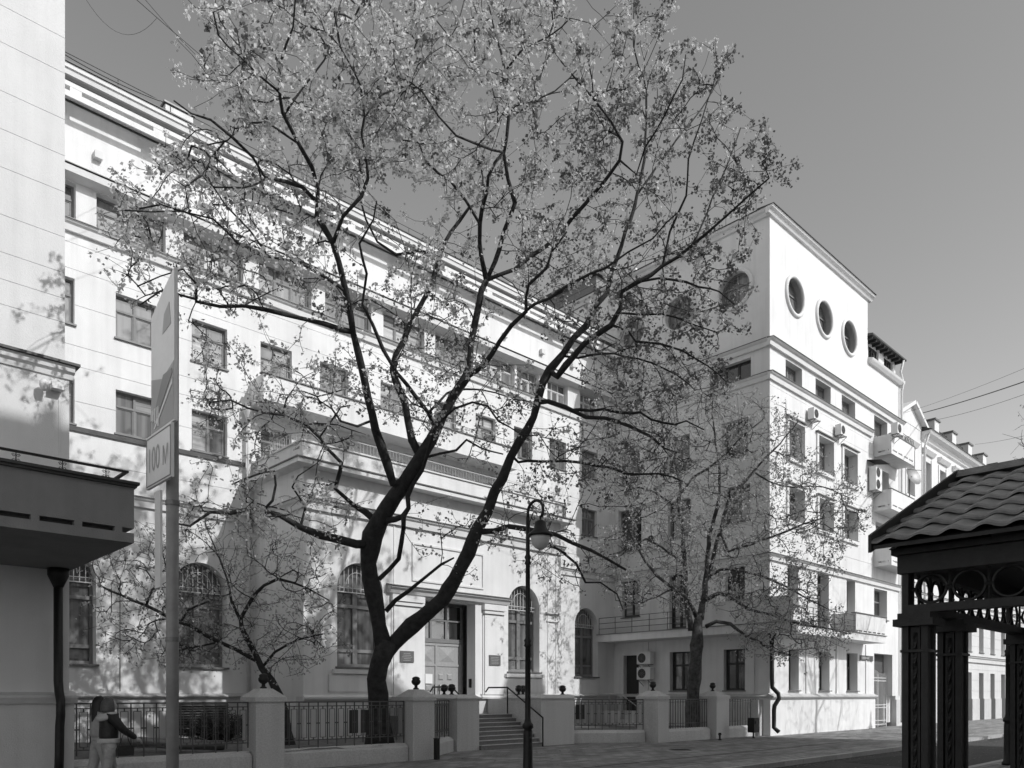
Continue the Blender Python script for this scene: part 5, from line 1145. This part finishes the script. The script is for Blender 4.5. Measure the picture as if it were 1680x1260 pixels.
big_mesh('foliage', shrub_leaves, np.arange(len(shrub_leaves)).reshape(-1, 4), mat('dark shrub leaf', .06, .6, .4, 6, trans=.2), sh)['kind'] = 'stuff'
def trace(limbs, s0, lean=0.0):
    """limbs of (x, y, width) in picture units with a depth drift: each child starts at its parent's depth"""
    nodes = []; out = []
    for pts, dd in limbs:
        if nodes:
            x, y = pts[0][:2]; s = min(nodes, key=lambda q: (q[0] - x) ** 2 + (q[1] - y) ** 2)[2]
        else: s = s0
        L = []; seg = [math.hypot(pts[i + 1][0] - pts[i][0], pts[i + 1][1] - pts[i][1]) for i in range(len(pts) - 1)]; tot = sum(seg) or 1; acc = 0; here = []
        for i, p in enumerate(pts):
            if i: acc += seg[i - 1]
            t = acc / tot; si = s + dd * (t ** 1.2) + (.2 * math.sin(t * 6 + len(out)) if i else 0) - lean * (LN(p[0], p[1]) - LN(*pts[0][:2]))
            q = at(p[0], p[1], si); L.append((q.x, q.y, q.z, p[2] / 2 / F * si)); here.append((p[0], p[1], si))
        for i in range(len(here) - 1):
            for k in range(8): nodes.append(tuple(here[i][q] * (1 - k / 8) + here[i + 1][q] * k / 8 for q in range(3)))
        nodes.append(here[-1]); out.append(L)
    return out
def sample(polys, n, s0, sd, rng, bmax=22.6, lean=0.0, clump=1):
    pts = []; W = [p[1] for p in polys]; tot = sum(W)
    for poly, w, ds in polys:
        xs = [p[0] for p in poly]; ys = [p[1] for p in poly]; cnt = int(n * w / tot); got = 0
        while got < cnt:
            x = rng.uniform(min(xs), max(xs)); y = rng.uniform(min(ys), max(ys))
            if not inside(x, y, poly): continue
            s = s0 + ds + rng.normal(0, sd) - lean * LN(x, y)
            q = at(x, y, s)
            if q.y > bmax or (q.y > 19.4 and q.z < 9.4 and 10 < q.x < 22.2) or q.y < 9.5 and q.z < 4: 
                s -= 2.5; q = at(x, y, s)
                if q.y > bmax or (q.y > 19.4 and q.z < 9.4 and 10 < q.x < 22.2): continue
            k = int(rng.integers(1, clump + 1))
            for _ in range(k): pts.append((q.x + rng.normal(0, .2), q.y + rng.normal(0, .2), q.z + rng.normal(0, .17)))
            got += k
    return pts
#TREES
rngT = np.random.default_rng(11)
# ---- the big maple in front of the entrance
MAPLE = [
 ([(622,1205,46),(621,1160,38),(619,1115,34),(628,1072,36),(634,1055,34)], 0),
 ([(630,1062,32),(623,1027,28),(613,973,30),(606,923,30),(611,880,35),(625,852,34),(648,815,32),(672,780,33),(693,745,28),(708,722,25),(718,700,23),(728,680,21),(742,650,20),(766,618,19),(772,598,15),(773,563,14),(780,530,14),(790,477,14),(798,460,13)], -.6),
 ([(622,1100,22),(634,1070,28),(660,1042,30),(693,1013,28),(727,983,27),(748,950,26),(767,907,25),(784,867,24),(800,840,24),(811,806,22),(824,783,22),(838,747,20),(866,703,18),(883,663,18),(890,630,18),(901,606,19),(924,582,16),(941,553,14),(961,532,14),(978,503,12),(997,482,12),(1004,447,10),(1013,420,9),(1033,360,8),(1047,317,7),(1057,260,6),(1060,200,5),(1057,133,4),(1040,80,3),(1041,-10,2)], 1.5),
 # left side limbs
 ([(665,790,24),(645,792,20),(634,762,20),(623,728,19),(610,680,18),(597,620,16),(588,578,16),(580,547,14),(568,480,14),(556,430,13),(546,398,13),(531,372,12),(520,358,11),(522,310,9),(512,275,9),(493,238,8),(467,187,8),(457,150,7),(458,110,6),(470,75,5),(481,43,4),(485,-20,3)], -2.2),
 ([(546,400,9),(562,355,8),(593,320,8),(605,293,7),(600,267,6),(594,217,6),(597,190,5),(593,143,5),(583,120,4),(560,77,3),(548,20,2)], -1.0),
 ([(597,195,4),(627,153,4),(667,140,3.5),(670,110,3),(683,67,2.5),(690,20,2)], 1.0),
 ([(580,545,12),(556,540,12),(533,532,11),(477,520,10),(433,507,9),(400,503,8),(360,502,8),(322,491,7),(322,465,5),(300,440,4),(262,452,3),(225,470,2.5)], -1.5),
 ([(322,491,6),(300,485,5),(262,478,4),(230,500,3)], -.5),
 ([(519,330,9),(497,310,9),(467,297,8),(437,293,7),(413,257,6),(383,227,6),(347,197,5),(313,188,4),(285,165,2.5)], -1.2),
 ([(437,293,5),(400,310,4),(353,307,4),(330,290,3),(300,310,2.5)], -1),
 ([(493,238,5),(437,200,4.5),(397,207,4),(370,230,3),(330,240,2.5)], .8),
 ([(568,480,8),(530,455,7),(490,430,6),(440,420,6),(390,400,5),(350,360,4),(300,345,3.5),(250,350,3),(205,345,2)], -1.6),
 ([(440,420,5),(410,380,4),(372,340,3.5),(345,300,3),(330,260,2.5)], .6),
 ([(457,150,5),(420,120,4),(390,90,3.5),(360,60,3),(350,20,2)], -1),
 ([(467,187,5),(500,140,4),(530,100,4),(548,50,3),(560,0,2)], .8),
 # middle limbs
 ([(690,750,18),(676,722,17),(669,690,16),(664,660,16),(650,628,15),(643,605,14),(650,583,13),(673,533,12),(696,492,11),(708,468,11),(720,420,10),(730,398,9),(753,363,8),(768,342,7),(790,330,4)], 1.5),
 ([(715,705,10),(709,690,10),(702,678,9),(682,652,9),(652,613,8),(640,595,8),(630,575,8),(612,535,7),(596,500,6),(600,450,6),(590,400,5),(610,360,4),(618,330,3)], -1.8),
 ([(702,678,6),(722,655,6),(745,640,5),(790,640,4),(830,650,3)], 1.2),
 ([(720,420,7),(690,410,6),(650,420,6),(620,400,5),(600,360,5),(592,330,4)], 1.0),
 ([(798,460,11),(790,420,10),(787,367,9),(800,317,8),(800,287,7),(812,268,6),(826,250,6)], -.8),
 ([(798,460,10),(812,428,10),(818,408,10),(837,353,10),(843,330,10),(832,293,8),(828,253,8),(833,193,7),(828,117,6),(815,60,4),(800,0,3)], .3),
 ([(787,367,6),(765,330,6),(740,300,6),(700,265,5),(690,235,4),(660,230,4),(620,180,3),(600,150,2)], 1.0),
 ([(826,250,5),(785,240,5),(750,222,4.5),(720,190,4),(690,150,3.5),(665,130,3)], -1.2),
 ([(828,117,4),(860,80,4),(900,60,3),(935,30,2.5)], -.6),
 ([(833,193,4),(870,170,4),(910,150,3),(950,110,2.5)], .8),
 ([(798,460,9),(843,440,9),(870,420,9),(917,387,9),(960,333,8),(993,297,8),(1017,263,7),(1023,230,6),(1003,200,5),(973,160,4.5),(945,130,4),(920,100,3)], -1.4),
 ([(1017,263,5),(1045,285,4),(1060,240,4),(1090,190,4),(1120,130,3),(1125,90,2.5)], -1.2),
 ([(766,618,13),(793,600,12),(806,580,11),(820,560,10),(840,533,9),(863,510,8),(863,487,7),(867,467,7),(897,440,6),(905,415,5),(930,380,4)], -2.0),
 ([(863,510,6),(878,500,6),(927,473,6),(967,453,5),(993,440,5),(1030,415,4),(1070,390,3.5),(1110,350,3)], -1.0),
 # right side limbs
 ([(904,610,14),(914,618,14),(928,600,14),(960,563,13),(1003,533,12),(1017,505,11),(1020,480,10),(1043,463,10),(1068,451,9),(1087,436,8),(1113,421,7),(1138,400,7),(1165,380,6),(1195,350,5),(1225,325,4),(1262,292,3)], -2.4),
 ([(1043,463,6),(1081,458,5),(1146,468,4.5),(1180,480,3),(1205,500,2.5)], -1),
 ([(1138,400,4),(1160,350,4),(1180,300,3.5),(1200,250,3),(1215,210,2.5)], 1),
 ([(1087,436,5),(1100,380,5),(1125,320,4.5),(1130,260,4),(1150,200,3),(1170,140,2.5)], -.5),
 ([(1047,317,5),(1080,270,4.5),(1110,230,4),(1150,180,3),(1180,130,2.5)], 1.2),
 ([(1003,533,6),(1016,514,5),(1047,515,5),(1087,515,4),(1130,530,3),(1175,545,2.5)], -1),
 ([(1003,533,6),(1030,545,5),(1043,558,5),(1083,562,4.5),(1121,574,4),(1160,600,3),(1190,625,2.5)], -1.4),
 ([(924,584,6),(947,587,5),(987,580,5),(1027,583,4.5),(1070,597,4),(1110,615,3),(1140,640,2)], -.8),
 ([(886,660,11),(900,660,10),(927,670,10),(960,683,9),(993,687,8),(1030,697,8),(1067,717,6),(1090,735,4),(1110,742,3)], -1.5),
 ([(937,673,7),(990,672,6),(1035,678,6),(1050,677,6),(1067,687,5),(1107,697,4.5),(1125,690,3.5),(1155,705,2.5)], .8),
 ([(840,748,7),(850,757,6),(927,757,6),(960,760,6),(1000,770,5.5),(1027,777,5),(1080,777,4),(1120,790,3)], -1.2),
 ([(788,872,11),(810,871,11),(835,864,10),(862,867,9),(910,877,8),(943,893,7),(962,900,6),(970,902,6),(993,917,5),(1027,935,4)], -1.8),
 ([(862,867,6),(890,890,5),(920,905,5),(945,925,4.5),(960,955,4),(985,955,3.5),(1012,975,3),(1022,1000,2)], -.6),
 # lower left sprays
 ([(607,893,16),(585,893,16),(560,888,15),(527,877,14),(493,865,12),(460,845,10),(431,838,9),(410,835,8),(380,841,7),(345,842,6),(310,862,4),(285,858,3)], -1.6),
 ([(431,838,6),(449,822,6),(453,795,5),(450,772,5),(432,776,4),(405,785,3.5),(380,795,3)], -.4),
 ([(493,865,6),(500,830,5),(480,800,4),(490,780,3),(520,760,2.5)], .5),
 ([(620,858,12),(600,842,11),(579,828,10),(560,812,9),(549,803,9),(558,773,9),(560,760,8),(535,732,7),(524,718,7),(499,695,6),(463,682,6),(434,676,5),(410,668,4.5),(380,657,4),(345,660,3)], -1.5),
 ([(463,682,4),(470,655,4),(480,640,3.5),(520,650,3),(560,640,3)], .8),
 ([(524,718,4),(545,690,4),(560,668,4),(575,665,3)], .5),
 ([(625,855,12),(648,852,11),(662,846,11),(672,833,10),(669,815,10),(680,795,10),(694,772,9),(703,740,8),(712,705,7)], -1.0),
 ([(662,870,8),(662,845,9)], 0), ([(622,950,9),(640,935,8),(654,917,8),(659,890,8),(662,866,8)], -.3),
 ([(633,1003,9),(650,985,8),(670,970,7),(697,948,6),(723,927,5),(745,915,3)], -1.0),
 ([(610,690,6),(585,700,5),(560,690,5),(545,668,4),(520,655,3)], -1.0),
 ([(723,690,6),(745,672,5),(775,662,5),(800,668,4.5),(818,690,4),(835,700,3.5)], -1.6),
 ([(700,750,7),(722,745,6),(748,740,5.5),(765,722,5),(790,735,4),(825,745,3)], -1.4),
]
mp = thing('maple_tree', tuple(at(622, 1205, 20.2)), 'large spreading maple with young leaves in front of the entrance', 'tree')
L3 = trace([([(x, y, w * (.92 if y > 840 else .74)) for x, y, w in p_], d_) for p_, d_ in MAPLE], 19.6, 6.0)
L3[0].insert(0, (L3[0][0][0] + .02, L3[0][0][1], .25, L3[0][0][3] * 1.25))
CROWN = [
 ([(240,270),(300,220),(318,170),(300,105),(360,125),(335,60),(360,-40),(560,-40),(720,-10),(732,60),(720,160),(640,260),(560,330),(420,330),(300,300)], 1.5, -.6),
 ([(600,120),(770,40),(760,-40),(950,-40),(950,60),(1000,140),(980,260),(900,330),(760,330),(640,300),(560,300)], 1.35, 0),
 ([(1000,150),(1020,-20),(1095,-30),(1130,70),(1195,95),(1210,190),(1255,225),(1290,290),(1240,345),(1215,430),(1120,440),(1000,400),(900,380),(920,300)], 1.0, 0),
 ([(165,330),(240,275),(420,320),(560,340),(560,520),(430,500),(330,520),(200,470),(170,410)], .75, -1.0),
 ([(560,330),(780,330),(800,470),(780,600),(700,640),(600,600),(540,480)], .45, 0),
 ([(860,420),(1100,440),(1215,450),(1230,520),(1190,560),(1200,640),(1130,690),(1000,660),(930,560),(870,520)], .85, -.3),
 ([(820,330),(1000,380),(960,470),(860,440),(810,400)], .2, 0),
 ([(320,560),(440,560),(580,560),(620,650),(600,740),(470,740),(330,700)], .5, -1.0),
 ([(600,560),(760,560),(880,600),(880,700),(800,760),(700,740),(620,680)], .4, 0),
 ([(330,730),(480,760),(600,830),(560,900),(430,880),(300,850)], .28, -1.2),
 ([(880,690),(1130,700),(1150,760),(1080,830),(960,850),(860,780)], .4, -1),
 ([(690,760),(860,760),(980,880),(950,960),(840,960),(700,920),(660,850)], .22, -1),
]
att = sample(CROWN, 5100, 19.4, 1.2, rngT, lean=6.0, clump=6)
grow(mp, L3, att, BARK, TWIG, LEAF, 17, .074, .06, .062, clear=.28, seed=5, zfade=((6, 10, 13), (.5, .7, 1.1)), dark=lambda P: .15 + .65 * np.clip((P[:, 0] - .2 * P[:, 1] - 8.5) / 4.0, 0, 1) * np.clip((22 - P[:, 2]) / 8, .15, 1))  # share of shade-toned leaves rises towards the right and lower crown

# ---- the young tree before the corner house
YOUNG = [
 ([(1137,1215,34),(1136,1160,28),(1140,1100,27),(1142,1060,25),(1145,1030,22),(1147,1008,14)], 0),
 ([(1148,1015,16),(1153,990,13),(1156,973,12),(1158,940,10),(1160,915,9),(1163,893,9),(1167,866,8),(1177,830,7),(1181,808,6),(1179,764,5),(1175,726,4),(1168,680,3),(1170,640,2)], -.6),
 ([(1157,955,9),(1166,935,9),(1172,910,8),(1178,885,8),(1184,862,8),(1194,823,7),(1208,806,6),(1236,773,5),(1257,750,4),(1280,728,3),(1310,690,2.5)], -1.5),
 ([(1181,872,6),(1196,905,5),(1208,899,5),(1236,891,5),(1280,876,4.5),(1315,860,3.5),(1350,850,2.5)], -2),
 ([(1143,1012,11),(1135,995,9),(1128,981,8),(1105,966,7),(1078,943,6),(1059,922,5),(1044,895,5),(1036,878,4),(1028,850,3),(1040,820,2)], -1.2),
 ([(1133,1035,12),(1128,1000,11),(1126,973,10),(1124,926,9),(1120,869,8),(1116,840,7),(1112,820,6),(1118,805,6),(1110,773,5),(1107,754,4),(1095,720,3),(1098,680,2)], 1.0),
 ([(1118,808,5),(1135,785,5),(1160,770,4.5),(1190,745,4),(1220,715,3),(1250,690,2.5)], -1.6),
 ([(1158,1028,9),(1175,1019,8),(1198,1025,7),(1217,1038,6),(1246,1053,5),(1265,1067,4),(1300,1075,2.5)], -2.2),
 ([(1158,985,8),(1179,973,8),(1208,985,7),(1227,998,6),(1265,1008,5),(1300,1020,4),(1350,1030,3),(1395,1040,2)], -2.6),
 ([(1164,945,6),(1181,933,6),(1213,937,5.5),(1255,947,5),(1290,962,4),(1330,985,3),(1360,1000,2)], -2.4),
 ([(1124,926,5),(1095,905,4.5),(1060,885,4),(1030,900,3),(1000,910,2.5)], -1),
 ([(1116,840,4.5),(1085,815,4),(1050,800,3.5),(1020,805,3)], .8),
 ([(1236,773,4),(1262,790,3.5),(1300,800,3),(1350,800,2.5),(1390,815,2)], -1.4),
 ([(1105,966,4),(1075,980,3.5),(1045,990,3),(1010,985,2)], -.8),
]
yt = thing('young_tree', tuple(at(1137, 1215, 30)), 'slender young tree with sparse leaves before the corner house', 'tree')
Y3 = trace([([(x, y, w * .8) for x, y, w in p_], d_) for p_, d_ in YOUNG], 29.4); Y3[0].insert(0, (Y3[0][0][0], Y3[0][0][1], .1, Y3[0][0][3] * 1.2))
att = sample([([(980,600),(1110,590),(1230,640),(1300,680),(1330,760),(1200,860),(1040,860),(975,800)], 1.9, -.6), ([(1200,860),(1330,740),(1410,780),(1425,850),(1390,920),(1340,960),(1250,960)], .7, -2), ([(1000,860),(1200,860),(1230,960),(1150,1000),(1030,1000),(965,930)], .8, -.3), ([(1180,950),(1330,960),(1405,1040),(1330,1085),(1220,1070)], .6, -2.2)], 3300, 29.2, 1.3, rngT, bmax=22.8)
grow(yt, Y3, att, BARK_S, TWIG, LEAF_S, 9, .085, .06, .075, seed=8, tip=.0055)

# ---- small leaning tree at the left wing
LEAN = [
 ([(474,1225,17),(466,1170,15),(458,1142,14),(446,1117,12),(430,1095,11),(418,1075,10),(406,1050,9),(397,1030,8),(393,1015,7),(402,1000,6),(413,985,6),(421,970,5.5),(432,960,5),(457,950,5),(480,955,4),(505,965,3),(540,985,2)], -.4),
 ([(424,1085,8),(408,1078,8),(385,1065,7),(360,1053,7),(313,1027,6),(283,1017,5.5),(240,993,5),(200,977,4),(163,960,3)], -.8),
 ([(297,1020,4),(308,1003,4),(320,995,3.5),(345,985,3),(375,975,2.5)], .5),
 ([(240,993,4),(252,970,3.5),(258,958,3.5),(262,940,3)], .4),
 ([(393,1015,5),(380,985,4),(372,950,3.5),(360,915,3),(345,880,2.5)], .5),
 ([(430,1095,5),(452,1070,4),(490,1050,3.5),(530,1040,2.5)], -.5),
 ([(360,1053,4),(330,1060,3),(290,1068,2.5)], -.6),
]
lt = thing('leaning_tree', tuple(at(474, 1225, 19)), 'small leaning tree with sparse new leaves by the left wing', 'tree')
N3 = trace(LEAN, 18.9); N3[0].insert(0, (N3[0][0][0], N3[0][0][1], .2, N3[0][0][3] * 1.2))
att = sample([([(150,880),(260,850),(390,850),(540,900),(560,1060),(480,1110),(400,1090),(270,1090),(160,1060)], 1, -.4)], 1250, 18.8, .8, rngT, bmax=21.5)
grow(lt, N3, att, BARK, TWIG, LEAF_S, 5, .07, .05, .055, seed=13, tip=.004)

# ---- street tree just outside the right edge (its shadow falls on the corner house)
ot = thing('street_tree', (36.5, 3.2, 0), 'bare street tree on the near pavement beyond the right edge', 'tree')
rg = np.random.default_rng(4); S3 = [[(36.5, 3.2, 0, .24), (36.5, 3.2, 2.5, .2), (36.55, 3.25, 5, .17), (36.4, 3.2, 8, .12), (36.6, 3.3, 11, .08), (36.5, 3.1, 14, .04), (36.5, 3.2, 16.5, .015)]]
for k in range(13):
    z = 3.4 + k * .85; an = k * 2.4; l = 5.4 - k * .22; S3.append([(36.5 + .05 * math.cos(an), 3.2 + .05 * math.sin(an), z, .09 - k * .004), (36.5 + l * .4 * math.cos(an), 3.2 + l * .4 * math.sin(an), z + 1.1, .06 - k * .003), (36.5 + l * .75 * math.cos(an + .2), 3.2 + l * .75 * math.sin(an + .2), z + 2.0, .035), (36.5 + l * math.cos(an + .3), 3.2 + l * math.sin(an + .3), z + 3.0, .014)])
att = []
while len(att) < 1300:
    v = rg.uniform(-1, 1, 3)
    if np.linalg.norm(v) < 1: att.append((36.5 + v[0] * 6.0, 3.2 + v[1] * 6.0, 10.2 + v[2] * 6.8))
grow(ot, S3, att, BARK, TWIG, LEAF_S, 3, .09, .06, .07, leaf_every=2, seed=21, tip=.0055)
